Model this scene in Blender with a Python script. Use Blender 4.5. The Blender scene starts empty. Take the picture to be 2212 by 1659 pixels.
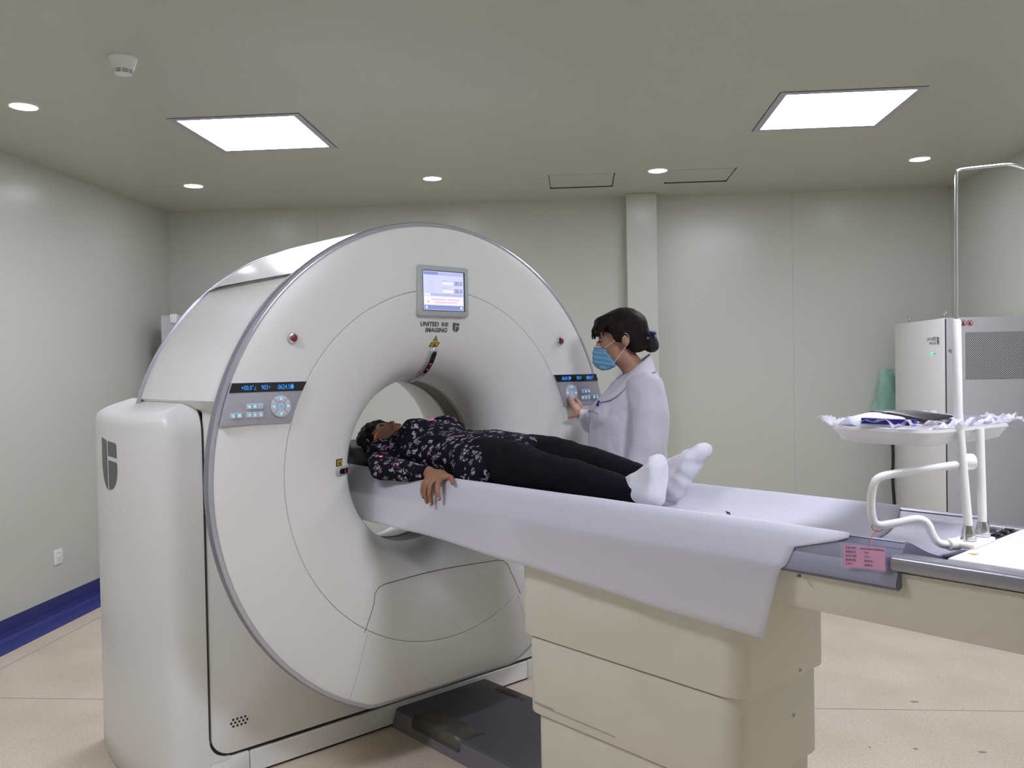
import bpy, bmesh, math, random
from mathutils import Vector, Matrix, noise
R_ = math.radians
sc = bpy.context.scene
COL = sc.collection
random.seed(7)

# ------------------------------------------------------------------ camera
# the room frame is the world; the scanner stands turned by GA in the room
GA = 0.80537
CG, SG = math.cos(GA), math.sin(GA)
def W(x, y, z=0.0):                       # scanner frame -> world
    return Vector((CG*x - SG*y, SG*x + CG*y, z))
def D3(v): return Vector((CG*v[0] - SG*v[1], SG*v[0] + CG*v[1], v[2]))
cam_d = bpy.data.cameras.new('camera'); cam = bpy.data.objects.new('camera', cam_d); COL.objects.link(cam)
cr = D3((0.7474006, -0.6641318, -0.0179243)); cu = D3((0.0256170, 0.0018486, 0.9996701)); cf = D3((0.6638795, 0.7476133, -0.0183947))
M = Matrix((( cr.x, cu.x, -cf.x, 0), (cr.y, cu.y, -cf.y, 0), (cr.z, cu.z, -cf.z, 0), (0, 0, 0, 1)))
M.translation = W(-1.938599, -2.582452, 1.407395)
cam.matrix_world = M
cam_d.sensor_width = 36.0; cam_d.lens = 1858.427/2212*36.0; cam_d.clip_start = 0.05
sc.camera = cam

# ------------------------------------------------------------------ world, colour
w = bpy.data.worlds.new('world'); sc.world = w; w.use_nodes = True
w.node_tree.nodes['Background'].inputs[0].default_value = (0.6, 0.65, 0.8, 1)
w.node_tree.nodes['Background'].inputs[1].default_value = 0.05
sc.view_settings.view_transform = 'Standard'; sc.view_settings.look = 'None'
sc.view_settings.gamma = 1.0; sc.view_settings.use_curve_mapping = False
EXPOSURE = 0.0
sc.view_settings.exposure = EXPOSURE
PANEL_E = 28.0; FRONT_L = 30.0; FRONT_R = 48.0; DOWN_E = 55.0; LAMP_COL = (0.855, 0.865, 1.0)
sc.cycles.use_denoising = True
sc.cycles.max_bounces = 10; sc.cycles.diffuse_bounces = 7; sc.cycles.glossy_bounces = 4
sc.cycles.transparent_max_bounces = 12; sc.cycles.sample_clamp_indirect = 6.0
sc.cycles.caustics_reflective = False; sc.cycles.caustics_refractive = False

# ------------------------------------------------------------------ materials
MT = {}
def mat(name, col, rough=0.5, metal=0.0, spec=0.5, emit=None, es=0.0, bump=None, mix=None, coat=0.0, trans=0.0, alpha=1.0, sss=0.0, ior=None):
    m = bpy.data.materials.new(name); m.use_nodes = True; nt = m.node_tree; b = nt.nodes['Principled BSDF']
    b.inputs['Base Color'].default_value = (*col, 1); b.inputs['Roughness'].default_value = rough
    b.inputs['Metallic'].default_value = metal; b.inputs['Specular IOR Level'].default_value = spec
    b.inputs['Coat Weight'].default_value = coat; b.inputs['Transmission Weight'].default_value = trans
    b.inputs['Alpha'].default_value = alpha
    if ior: b.inputs['IOR'].default_value = ior
    if sss: b.inputs['Subsurface Weight'].default_value = sss; b.inputs['Subsurface Radius'].default_value = (0.01, 0.004, 0.002)
    if emit: b.inputs['Emission Color'].default_value = (*emit, 1); b.inputs['Emission Strength'].default_value = es
    tc = None
    if bump or mix:
        tc = nt.nodes.new('ShaderNodeTexCoord')
    if mix:                               # (scale, colour 2, low, high, [stretch])
        n = nt.nodes.new('ShaderNodeTexNoise'); n.inputs['Scale'].default_value = mix[0]; n.inputs['Detail'].default_value = 4
        src = tc.outputs['Object']
        if len(mix) > 4:
            mp = nt.nodes.new('ShaderNodeMapping'); mp.inputs['Scale'].default_value = mix[4]; nt.links.new(src, mp.inputs[0]); src = mp.outputs[0]
        nt.links.new(src, n.inputs['Vector'])
        r = nt.nodes.new('ShaderNodeValToRGB'); r.color_ramp.elements[0].position = mix[2]; r.color_ramp.elements[1].position = mix[3]
        r.color_ramp.elements[0].color = (*col, 1); r.color_ramp.elements[1].color = (*mix[1], 1)
        nt.links.new(n.outputs['Fac'], r.inputs[0]); nt.links.new(r.outputs[0], b.inputs['Base Color'])
    if bump:                              # (scale, strength, distance)
        n = nt.nodes.new('ShaderNodeTexNoise'); n.inputs['Scale'].default_value = bump[0]; n.inputs['Detail'].default_value = 3
        nt.links.new(tc.outputs['Object'], n.inputs['Vector'])
        bp = nt.nodes.new('ShaderNodeBump'); bp.inputs['Strength'].default_value = bump[1]; bp.inputs['Distance'].default_value = bump[2]
        nt.links.new(n.outputs['Fac'], bp.inputs['Height']); nt.links.new(bp.outputs[0], b.inputs['Normal'])
    MT[name] = m; return m

mat('wall', (0.56, 0.575, 0.515), 0.27, bump=(3.0, 0.12, 0.01))
mat('ceiling', (0.53, 0.53, 0.46), 0.35, bump=(2.0, 0.12, 0.01))
mat('joint', (0.40, 0.40, 0.36), 0.7)
mat('dark_gap', (0.035, 0.03, 0.022), 0.8)
mat('blue_vinyl', (0.022, 0.028, 0.155), 0.5, mix=(90, (0.035, 0.045, 0.21), 0.4, 0.7), bump=(60, 0.2, 0.002))
mat('blue_vinyl_floor', (0.035, 0.045, 0.21), 0.5, mix=(90, (0.05, 0.06, 0.26), 0.4, 0.7))
mat('lamp_glass', (0.9, 0.9, 1.0), 0.5, emit=LAMP_COL, es=PANEL_E)
mat('lamp_glass_front', (0.9, 0.9, 1.0), 0.5, emit=LAMP_COL, es=FRONT_R)
mat('lamp_glass_left', (0.9, 0.9, 1.0), 0.5, emit=LAMP_COL, es=FRONT_L)
mat('down_glass', (0.9, 0.9, 1.0), 0.5, emit=LAMP_COL, es=DOWN_E)
mat('lamp_frame', (0.50, 0.50, 0.55), 0.4, 0.3)
mat('shell', (0.80, 0.80, 0.775), 0.33, bump=(2.0, 0.03, 0.01))
mat('shell_b', (0.78, 0.78, 0.76), 0.36, bump=(2.0, 0.03, 0.01))
mat('shell_gloss', (0.84, 0.84, 0.82), 0.27)
mat('trim_grey', (0.27, 0.27, 0.32), 0.35, 0.35)
mat('trim_light', (0.55, 0.55, 0.62), 0.22, 0.5)
mat('panel_grey', (0.42, 0.42, 0.47), 0.38, 0.15)
mat('key', (0.60, 0.61, 0.68), 0.35)
mat('black_gloss', (0.008, 0.008, 0.010), 0.1)
mat('black_soft', (0.018, 0.018, 0.020), 0.75, bump=(120, 0.3, 0.002))
mat('charcoal', (0.05, 0.053, 0.058), 0.7, bump=(150, 0.3, 0.002))
mat('led_blue', (0.02, 0.1, 0.3), 0.5, emit=(0.03, 0.30, 1.0), es=1.15)
mat('led_cyan', (0.02, 0.2, 0.4), 0.5, emit=(0.12, 0.62, 1.0), es=1.5)
mat('led_red', (0.3, 0.0, 0.02), 0.5, emit=(1.0, 0.03, 0.08), es=1.2)
mat('led_green', (0.05, 0.5, 0.3), 0.5, emit=(0.1, 0.95, 0.5), es=0.9)
mat('chrome', (0.75, 0.75, 0.77), 0.16, 1.0)
mat('steel', (0.50, 0.49, 0.47), 0.3, 1.0)
mat('red_lens', (0.22, 0.012, 0.025), 0.3)
mat('print_grey', (0.11, 0.11, 0.12), 0.5)
mat('emblem_grey', (0.13, 0.125, 0.14), 0.5)
mat('yellow', (0.50, 0.33, 0.02), 0.5)
mat('orange_yellow', (0.65, 0.30, 0.02), 0.5)
mat('black_print', (0.012, 0.012, 0.012), 0.5)
mat('cream_ring', (0.42, 0.40, 0.30), 0.5)
mat('window_brown', (0.045, 0.04, 0.034), 0.45)
mat('navy_mark', (0.01, 0.014, 0.05), 0.5)
mat('display_bezel', (0.44, 0.48, 0.46), 0.4)
mat('lcd_bg', (0.1, 0.1, 0.1), 0.4, emit=(0.64, 0.66, 0.93), es=1.0)
mat('lcd_white', (0.1, 0.1, 0.1), 0.4, emit=(0.90, 0.88, 1.0), es=1.0)
mat('lcd_bar', (0.1, 0.1, 0.1), 0.4, emit=(0.20, 0.26, 0.60), es=1.0)
mat('lcd_bar_l', (0.1, 0.1, 0.1), 0.4, emit=(0.45, 0.48, 0.78), es=1.0)
mat('lcd_edge', (0.02, 0.02, 0.08), 0.4)
mat('lcd_text', (0.02, 0.02, 0.02), 0.4, emit=(0.08, 0.09, 0.28), es=1.0)
mat('lcd_faint', (0.02, 0.02, 0.02), 0.4, emit=(0.42, 0.44, 0.68), es=1.0)
mat('lcd_pink', (0.02, 0.02, 0.02), 0.4, emit=(0.82, 0.50, 0.66), es=1.0)
mat('lcd_warn', (0.1, 0.1, 0.1), 0.4, emit=(0.9, 0.50, 0.10), es=1.0)
mat('table_cream', (0.72, 0.70, 0.60), 0.45, mix=(5, (0.68, 0.655, 0.555), 0.45, 0.7))
mat('scuff', (0.30, 0.26, 0.22), 0.7)
mat('cradle_grey', (0.16, 0.165, 0.235), 0.4)
mat('cradle_light', (0.29, 0.30, 0.39), 0.35)
mat('pad_lilac', (0.40, 0.40, 0.50), 0.45, bump=(10, 0.2, 0.01))
mat('rail_metal', (0.36, 0.36, 0.41), 0.28, 0.6)
mat('white_paint', (0.82, 0.82, 0.80), 0.3)
mat('cabinet_white', (0.76, 0.76, 0.74), 0.35)
mat('cabinet_grey', (0.50, 0.50, 0.52), 0.45)
mat('plate_grey', (0.095, 0.095, 0.115), 0.45, bump=(200, 0.1, 0.001))
mat('plate_side', (0.17, 0.165, 0.185), 0.45)
mat('tape_brown', (0.085, 0.078, 0.062), 0.4, mix=(30, (0.13, 0.12, 0.10), 0.4, 0.7))
mat('skin_patient', (0.30, 0.145, 0.085), 0.55, sss=0.1, bump=(180, 0.2, 0.001))
mat('skin_nail', (0.50, 0.28, 0.20), 0.3)
mat('skin_nurse', (0.42, 0.22, 0.145), 0.5, sss=0.1, bump=(200, 0.15, 0.001))
mat('lips', (0.30, 0.10, 0.08), 0.45)
mat('hair_black', (0.006, 0.0055, 0.0055), 0.7, spec=0.2, bump=(160, 0.8, 0.004))
mat('hair_brown', (0.009, 0.006, 0.005), 0.62, spec=0.16, mix=(30, (0.040, 0.020, 0.013), 0.55, 0.8, (1.0, 3.0, 1.4)), bump=(90, 0.5, 0.002))
mat('trousers', (0.0062, 0.0062, 0.0100), 0.9, spec=0.12, bump=(7, 0.5, 0.02))
mat('sock_white', (0.62, 0.62, 0.68), 0.85, bump=(220, 0.5, 0.002))
mat('coat_white', (0.58, 0.57, 0.66), 0.75, bump=(9, 0.35, 0.02))
mat('coat_seam', (0.22, 0.21, 0.26), 0.8)
mat('mask_blue', (0.15, 0.36, 0.55), 0.75, bump=(120, 0.3, 0.001))
mat('mask_white', (0.55, 0.62, 0.70), 0.8)
mat('net_navy', (0.004, 0.005, 0.012), 0.7, bump=(150, 0.6, 0.003))
mat('bow_navy', (0.012, 0.016, 0.07), 0.35)
mat('bow_light', (0.20, 0.22, 0.42), 0.35)
mat('pen_blue', (0.012, 0.010, 0.22), 0.3)
mat('eye_dark', (0.01, 0.008, 0.006), 0.2)
mat('laser_line', (0.3, 0.05, 0.03), 0.5, emit=(1.0, 0.10, 0.04), es=0.55)
mat('laser_pink', (0.3, 0.05, 0.08), 0.5, emit=(1.0, 0.12, 0.28), es=0.8)
mat('box_blue', (0.010, 0.008, 0.20), 0.35)
mat('cloth_white', (0.60, 0.60, 0.70), 0.7, bump=(40, 0.4, 0.004))
mat('film_black', (0.008, 0.008, 0.012), 0.3)
mat('pouch_grey', (0.20, 0.20, 0.27), 0.4)
mat('red_print', (0.50, 0.05, 0.07), 0.5)
mat('tag_pink', (0.92, 0.42, 0.66), 0.5)
mat('tag_sleeve', (0.60, 0.60, 0.72), 0.12, alpha=0.10)
mat('tag_ink', (0.16, 0.03, 0.14), 0.6)
mat('string_red', (0.55, 0.05, 0.06), 0.6)
mat('socket_white', (0.82, 0.82, 0.82), 0.3)
mat('lint_dark', (0.03, 0.025, 0.03), 0.8)
mat('bag_green', (0.30, 0.52, 0.42), 0.35, alpha=0.8, bump=(16, 0.8, 0.02))
mat('shoe_white', (0.6, 0.6, 0.6), 0.5)

def nodes_of(name, col=(0.8, 0.8, 0.8), rough=0.5):
    m = bpy.data.materials.new(name); m.use_nodes = True; MT[name] = m
    nt = m.node_tree; b = nt.nodes['Principled BSDF']; b.inputs['Base Color'].default_value = (*col, 1); b.inputs['Roughness'].default_value = rough
    tc = nt.nodes.new('ShaderNodeTexCoord')
    return m, nt, b, tc
def ramp(nt, src, stops):
    r = nt.nodes.new('ShaderNodeValToRGB'); el = r.color_ramp.elements
    while len(el) < len(stops): el.new(0.5)
    for e, (p, c) in zip(el, stops): e.position = p; e.color = (*c, 1)
    nt.links.new(src, r.inputs[0]); return r
# floor: cream speckled vinyl sheet
m, nt, b, tc = nodes_of('floor_vinyl', rough=0.5)
n1 = nt.nodes.new('ShaderNodeTexNoise'); n1.inputs['Scale'].default_value = 130; n1.inputs['Detail'].default_value = 3
n2 = nt.nodes.new('ShaderNodeTexNoise'); n2.inputs['Scale'].default_value = 2.2; n2.inputs['Detail'].default_value = 5
nt.links.new(tc.outputs['Object'], n1.inputs['Vector']); nt.links.new(tc.outputs['Object'], n2.inputs['Vector'])
r1 = ramp(nt, n1.outputs['Fac'], [(0.25, (0.50, 0.42, 0.33)), (0.5, (0.68, 0.595, 0.475)), (0.8, (0.74, 0.65, 0.53))])
r2 = ramp(nt, n2.outputs['Fac'], [(0.3, (0.86, 0.84, 0.82)), (0.62, (1, 1, 1))])
mx = nt.nodes.new('ShaderNodeMix'); mx.data_type = 'RGBA'; mx.blend_type = 'MULTIPLY'; mx.inputs[0].default_value = 1.0
nt.links.new(r1.outputs[0], mx.inputs[6]); nt.links.new(r2.outputs[0], mx.inputs[7])
v = nt.nodes.new('ShaderNodeTexVoronoi'); v.inputs['Scale'].default_value = 7.0; nt.links.new(tc.outputs['Object'], v.inputs['Vector'])
r3 = ramp(nt, v.outputs['Distance'], [(0.0, (0.42, 0.36, 0.31)), (0.035, (0.55, 0.5, 0.45)), (0.05, (1, 1, 1))])
mx2 = nt.nodes.new('ShaderNodeMix'); mx2.data_type = 'RGBA'; mx2.blend_type = 'MULTIPLY'; mx2.inputs[0].default_value = 0.6
nt.links.new(mx.outputs[2], mx2.inputs[6]); nt.links.new(r3.outputs[0], mx2.inputs[7]); nt.links.new(mx2.outputs[2], b.inputs['Base Color'])
# blouse: near-black with small pale flowers
m, nt, b, tc = nodes_of('floral', rough=0.9); b.inputs['Specular IOR Level'].default_value = 0.15
nz = nt.nodes.new('ShaderNodeTexNoise'); nz.inputs['Scale'].default_value = 55; nz.inputs['Detail'].default_value = 2
nt.links.new(tc.outputs['Object'], nz.inputs['Vector'])
vm = nt.nodes.new('ShaderNodeVectorMath'); vm.operation = 'SCALE'; vm.inputs['Scale'].default_value = 0.03; nt.links.new(nz.outputs['Color'], vm.inputs[0])
va = nt.nodes.new('ShaderNodeVectorMath'); va.operation = 'ADD'; nt.links.new(tc.outputs['Object'], va.inputs[0]); nt.links.new(vm.outputs[0], va.inputs[1])
vo = nt.nodes.new('ShaderNodeTexVoronoi'); vo.inputs['Scale'].default_value = 36; nt.links.new(va.outputs[0], vo.inputs['Vector'])
vp = nt.nodes.new('ShaderNodeTexVoronoi'); vp.inputs['Scale'].default_value = 105; nt.links.new(va.outputs[0], vp.inputs['Vector'])
ra = ramp(nt, vo.outputs['Distance'], [(0.39, (1, 1, 1)), (0.46, (0, 0, 0))])
rb = ramp(nt, vp.outputs['Distance'], [(0.42, (1, 1, 1)), (0.60, (0, 0, 0))])
mm = nt.nodes.new('ShaderNodeMath'); mm.operation = 'MULTIPLY'; nt.links.new(ra.outputs[0], mm.inputs[0]); nt.links.new(rb.outputs[0], mm.inputs[1])
rc = ramp(nt, vo.outputs['Color'], [(0.0, (0.10, 0.09, 0.11)), (0.35, (0.30, 0.285, 0.31)), (0.7, (0.46, 0.44, 0.50)), (0.985, (0.38, 0.08, 0.20))])
mx = nt.nodes.new('ShaderNodeMix'); mx.data_type = 'RGBA'; nt.links.new(mm.outputs[0], mx.inputs[0])
mx.inputs[6].default_value = (0.0065, 0.0050, 0.0125, 1); nt.links.new(rc.outputs[0], mx.inputs[7]); nt.links.new(mx.outputs[2], b.inputs['Base Color'])
nb = nt.nodes.new('ShaderNodeTexNoise'); nb.inputs['Scale'].default_value = 14; nt.links.new(tc.outputs['Object'], nb.inputs['Vector'])
bp = nt.nodes.new('ShaderNodeBump'); bp.inputs['Strength'].default_value = 0.6; bp.inputs['Distance'].default_value = 0.02
nt.links.new(nb.outputs['Fac'], bp.inputs['Height']); nt.links.new(bp.outputs[0], b.inputs['Normal'])
# perforated grille
m, nt, b, tc = nodes_of('perforated', rough=0.45)
mp = nt.nodes.new('ShaderNodeMapping'); mp.inputs['Rotation'].default_value = (0, R_(45), 0); mp.inputs['Scale'].default_value = (110, 1, 110)
nt.links.new(tc.outputs['Object'], mp.inputs[0])
fr = nt.nodes.new('ShaderNodeVectorMath'); fr.operation = 'FRACTION'; nt.links.new(mp.outputs[0], fr.inputs[0])
sb = nt.nodes.new('ShaderNodeVectorMath'); sb.operation = 'SUBTRACT'; sb.inputs[1].default_value = (0.5, 0, 0.5); nt.links.new(fr.outputs[0], sb.inputs[0])
mu = nt.nodes.new('ShaderNodeVectorMath'); mu.operation = 'MULTIPLY'; mu.inputs[1].default_value = (1, 0, 1); nt.links.new(sb.outputs[0], mu.inputs[0])
ln = nt.nodes.new('ShaderNodeVectorMath'); ln.operation = 'LENGTH'; nt.links.new(mu.outputs[0], ln.inputs[0])
rr = ramp(nt, ln.outputs['Value'], [(0.32, (0.05, 0.055, 0.055)), (0.38, (0.46, 0.46, 0.47))]); nt.links.new(rr.outputs[0], b.inputs['Base Color'])
# non-woven table paper and crumpled clear plastic
m, nt, b, tc = nodes_of('nonwoven', (0.66, 0.66, 0.78), 0.8)
nn = nt.nodes.new('ShaderNodeTexNoise'); nn.inputs['Scale'].default_value = 350; nn.inputs['Detail'].default_value = 2; nt.links.new(tc.outputs['Object'], nn.inputs['Vector'])
rn = ramp(nt, nn.outputs['Fac'], [(0.3, (0.82, 0.82, 0.92)), (0.7, (0.88, 0.88, 0.97))]); nt.links.new(rn.outputs[0], b.inputs['Base Color'])
nw = nt.nodes.new('ShaderNodeTexNoise'); nw.inputs['Scale'].default_value = 6; nt.links.new(tc.outputs['Object'], nw.inputs['Vector'])
bp = nt.nodes.new('ShaderNodeBump'); bp.inputs['Strength'].default_value = 0.35; bp.inputs['Distance'].default_value = 0.012
nt.links.new(nw.outputs['Fac'], bp.inputs['Height']); nt.links.new(bp.outputs[0], b.inputs['Normal'])
tl = nt.nodes.new('ShaderNodeBsdfTranslucent'); tl.inputs[0].default_value = (0.78, 0.78, 0.76, 1)
ms = nt.nodes.new('ShaderNodeMixShader'); ms.inputs[0].default_value = 0.22
nt.links.new(b.outputs[0], ms.inputs[1]); nt.links.new(tl.outputs[0], ms.inputs[2])
tt = nt.nodes.new('ShaderNodeBsdfTransparent'); mt2 = nt.nodes.new('ShaderNodeMixShader'); mt2.inputs[0].default_value = 0.34
nt.links.new(ms.outputs[0], mt2.inputs[1]); nt.links.new(tt.outputs[0], mt2.inputs[2]); nt.links.new(mt2.outputs[0], nt.nodes['Material Output'].inputs[0])
m, nt, b, tc = nodes_of('clear_film', (0.80, 0.80, 0.90), 0.08)
b.inputs['Alpha'].default_value = 0.34; b.inputs['Specular IOR Level'].default_value = 1.0

# ------------------------------------------------------------------ mesh helpers
def link(name, me, m, parent=None, smooth=True, sub=0, label=None, angle=35):
    for mm_ in (m if isinstance(m, (list, tuple)) else [m]): me.materials.append(MT[mm_])
    o = bpy.data.objects.new(name, me); COL.objects.link(o)
    if parent is not None: o.parent = parent
    if smooth:
        me.polygons.foreach_set('use_smooth', [True]*len(me.polygons))
        if angle < 170:
            try: me.set_sharp_from_angle(angle=R_(angle))
            except Exception: pass
    if sub:
        md = o.modifiers.new('sub', 'SUBSURF'); md.levels = sub; md.render_levels = sub
    if label: o['label'] = label
    return o
def tag(o, label=None, cat=None, group=None, kind=None):
    if label: o['label'] = label
    if cat: o['category'] = cat
    if group: o['group'] = group
    if kind: o['kind'] = kind
    return o
def empty(name, loc, rz, label, cat, group=None, kind=None):
    o = bpy.data.objects.new(name, None); COL.objects.link(o); o.location = loc; o.rotation_euler = (0, 0, rz)
    o.empty_display_size = 0.1
    return tag(o, label, cat, group, kind)
class B:
    """collects shapes; off is subtracted from every vertex (the thing's base)"""
    def __init__(s, off=(0, 0, 0)): s.bm = bmesh.new(); s.off = Vector(off); s.mi = 0
    def _new(s, fn):
        t = bmesh.new(); fn(t)
        for f in t.faces: f.material_index = s.mi
        me = bpy.data.meshes.new('t'); t.to_mesh(me); t.free(); s.bm.from_mesh(me); bpy.data.meshes.remove(me)
    def box(s, a, b, bev=0.0, seg=2, rot=None, piv=None):
        a = Vector(a); b = Vector(b); c = (a+b)/2; d = b-a
        def f(t):
            bmesh.ops.create_cube(t, size=1.0); bmesh.ops.scale(t, vec=d, verts=t.verts)
            if bev: bmesh.ops.bevel(t, geom=t.edges[:], offset=bev, segments=seg, profile=0.5, affect='EDGES')
            bmesh.ops.translate(t, vec=c, verts=t.verts)
            if rot is not None: bmesh.ops.rotate(t, cent=Vector(piv) if piv else c, matrix=rot.to_3x3(), verts=t.verts)
        s._new(f); return s
    def cyl(s, p0, p1, r0, r1=None, seg=24, bev=0.0):
        p0 = Vector(p0); p1 = Vector(p1); r1 = r0 if r1 is None else r1; d = p1-p0
        def f(t):
            bmesh.ops.create_cone(t, cap_ends=True, segments=seg, radius1=r0, radius2=r1, depth=d.length)
            if bev:
                eds = [e for e in t.edges if abs(e.verts[0].co.z-e.verts[1].co.z) < 1e-6]
                bmesh.ops.bevel(t, geom=eds, offset=bev, segments=2, profile=0.5, affect='EDGES')
            q = Vector((0, 0, 1)).rotation_difference(d.normalized()).to_matrix()
            bmesh.ops.rotate(t, cent=(0, 0, 0), matrix=q, verts=t.verts); bmesh.ops.translate(t, vec=(p0+p1)/2, verts=t.verts)
        s._new(f); return s
    def sph(s, c, r, sub=3):
        r = (r, r, r) if not hasattr(r, '__len__') else r
        def f(t):
            bmesh.ops.create_icosphere(t, subdivisions=sub, radius=1.0); bmesh.ops.scale(t, vec=r, verts=t.verts); bmesh.ops.translate(t, vec=c, verts=t.verts)
        s._new(f); return s
    def hull(s, ells, sub=2):
        """convex hull of ellipsoids (centre, radius or radii[, rotation matrix])"""
        def f(t):
            ref = bmesh.new(); bmesh.ops.create_icosphere(ref, subdivisions=sub, radius=1.0)
            for e in ells:
                c, r = Vector(e[0]), e[1]; r = (r, r, r) if not hasattr(r, '__len__') else r
                for v_ in ref.verts:
                    p = Vector((v_.co.x*r[0], v_.co.y*r[1], v_.co.z*r[2]))
                    if len(e) > 2: p = e[2] @ p
                    t.verts.new(c+p)
            ref.free()
            res = bmesh.ops.convex_hull(t, input=t.verts[:], use_existing_faces=False)
            bad = list({g for g in res['geom_interior']+res['geom_unused'] if isinstance(g, bmesh.types.BMVert)})
            bmesh.ops.delete(t, geom=bad, context='VERTS')
        s._new(f); return s
    def chain(s, ells, sub=2):
        for i in range(len(ells)-1): s.hull(ells[i:i+2], sub)
        return s
    def poly(s, pts, d, ax=1, bev=0.0):
        """prism: 2D outline pts extruded along axis ax between d[0] and d[1]; outline in the two other axes"""
        def f(t):
            def P(u, v_, k): return [(k, u, v_), (u, k, v_), (u, v_, k)][ax]
            lo = [t.verts.new(P(u, v_, d[0])) for u, v_ in pts]; hi = [t.verts.new(P(u, v_, d[1])) for u, v_ in pts]
            fa = t.faces.new(lo); fb = t.faces.new(hi[::-1]); n = len(pts)
            for i in range(n): t.faces.new((lo[i], hi[i], hi[(i+1) % n], lo[(i+1) % n]))
            bmesh.ops.recalc_face_normals(t, faces=t.faces)
            if bev: bmesh.ops.bevel(t, geom=list(set(fa.edges[:]+fb.edges[:])), offset=bev, segments=2, profile=0.5, affect='EDGES')
            bmesh.ops.triangulate(t, faces=[q for q in t.faces if len(q.verts) > 4])
        s._new(f); return s
    def tube(s, pts, r, seg=12, smooth=0, cap=True):
        pts = [Vector(p) for p in pts]; rs = r if hasattr(r, '__len__') else [r]*len(pts)
        for _ in range(smooth):           # Chaikin corner cutting keeps the ends
            np_, nr = [pts[0]], [rs[0]]
            for i in range(len(pts)-1):
                a, b_ = pts[i], pts[i+1]
                if i > 0: np_.append(a.lerp(b_, .25)); nr.append(rs[i]*.75+rs[i+1]*.25)
                if i < len(pts)-2: np_.append(a.lerp(b_, .75)); nr.append(rs[i]*.25+rs[i+1]*.75)
            np_.append(pts[-1]); nr.append(rs[-1]); pts, rs = np_, nr
        def f(t):
            rings = []; up = Vector((0, 0, 1)); prev = None
            for i, p in enumerate(pts):
                d = (pts[min(i+1, len(pts)-1)]-pts[max(i-1, 0)]).normalized()
                if prev is None:
                    a = d.cross(up) if abs(d.dot(up)) < 0.95 else d.cross(Vector((1, 0, 0)))
                else: a = prev - d*prev.dot(d)
                a.normalize(); prev = a; b_ = d.cross(a)
                rings.append([t.verts.new(p + (a*math.cos(k*2*math.pi/seg)+b_*math.sin(k*2*math.pi/seg))*rs[i]) for k in range(seg)])
            for i in range(len(rings)-1):
                for k in range(seg): t.faces.new((rings[i][k], rings[i][(k+1) % seg], rings[i+1][(k+1) % seg], rings[i+1][k]))
            if cap: t.faces.new(rings[0][::-1]); t.faces.new(rings[-1])
            bmesh.ops.recalc_face_normals(t, faces=t.faces)
        s._new(f); return s
    def grid(s, rows, closed=False):
        """rows: list of lists of points -> quad sheet"""
        def f(t):
            V = [[t.verts.new(p) for p in r] for r in rows]
            for i in range(len(V)-1):
                n = len(V[i])
                for k in range(n if closed else n-1): t.faces.new((V[i][k], V[i][(k+1) % n], V[i+1][(k+1) % n], V[i+1][k]))
        s._new(f); return s
    def lathe(s, prof, cz, a0=0, a1=360, n=96, rmap=None):
        """profile (y, r) turned about the axis x=0, z=cz; angle 0 is up, positive to +x"""
        full = abs(a1-a0) >= 359.9; rows = []
        for i in range(n if full else n+1):
            a = R_(a0+(a1-a0)*i/n); row = []
            for (y, r) in prof:
                rr_ = rmap(r, a) if rmap else r
                row.append((rr_*math.sin(a), y, cz+rr_*math.cos(a)))
            rows.append(row)
        if full: rows.append(rows[0])
        s.grid(rows)
        if full: bmesh.ops.remove_doubles(s.bm, verts=s.bm.verts, dist=1e-6)
        return s
    def text(s, body, size, fn, extrude=0.0003, align='LEFT', shear=0.0, thin=0.0):
        cu_ = bpy.data.curves.new('t', 'FONT'); cu_.body = body; cu_.size = size; cu_.extrude = extrude; cu_.align_x = align; cu_.shear = shear; cu_.resolution_u = 3; cu_.offset = -thin
        o = bpy.data.objects.new('t', cu_); COL.objects.link(o)
        dg = bpy.context.evaluated_depsgraph_get(); me = bpy.data.meshes.new_from_object(o.evaluated_get(dg))
        for v_ in me.vertices: v_.co = Vector(fn(v_.co.x, v_.co.y, v_.co.z))
        t = bmesh.new(); t.from_mesh(me)
        for f_ in t.faces: f_.material_index = s.mi; f_.smooth = False
        t.to_mesh(me); t.free(); s.bm.from_mesh(me)
        bpy.data.objects.remove(o); bpy.data.curves.remove(cu_); bpy.data.meshes.remove(me); return s
    def warp(s, fn):
        for v_ in s.bm.verts: v_.co = Vector(fn(v_.co))
        return s
    def mesh(s, name='m', recalc=True):
        for v_ in s.bm.verts: v_.co -= s.off
        if recalc: bmesh.ops.recalc_face_normals(s.bm, faces=s.bm.faces)
        me = bpy.data.meshes.new(name); s.bm.to_mesh(me); s.bm.free(); return me
    def out(s, name, m, parent=None, **k):
        rc = k.pop('recalc', True); return link(name, s.mesh(name, rc), m, parent, **k)
    def remesh(s, name, m, parent, voxel=0.006, iters=6, disp=None, label=None, adapt=0.0, cut=None):
        """fuse everything into one continuous skin"""
        me = s.mesh(name); o = bpy.data.objects.new(name, me); COL.objects.link(o)
        md = o.modifiers.new('r', 'REMESH'); md.mode = 'VOXEL'; md.voxel_size = voxel
        md2 = o.modifiers.new('s', 'SMOOTH'); md2.iterations = iters; md2.factor = 0.5
        dg = bpy.context.evaluated_depsgraph_get(); me2 = bpy.data.meshes.new_from_object(o.evaluated_get(dg))
        bpy.data.objects.remove(o); bpy.data.meshes.remove(me)
        if disp:
            ns = [v_.normal.copy() for v_ in me2.vertices]
            for v_, n_ in zip(me2.vertices, ns): v_.co += n_*disp(v_.co, n_)
        me2.name = name
        return link(name, me2, m, parent, label=label, angle=180)
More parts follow.
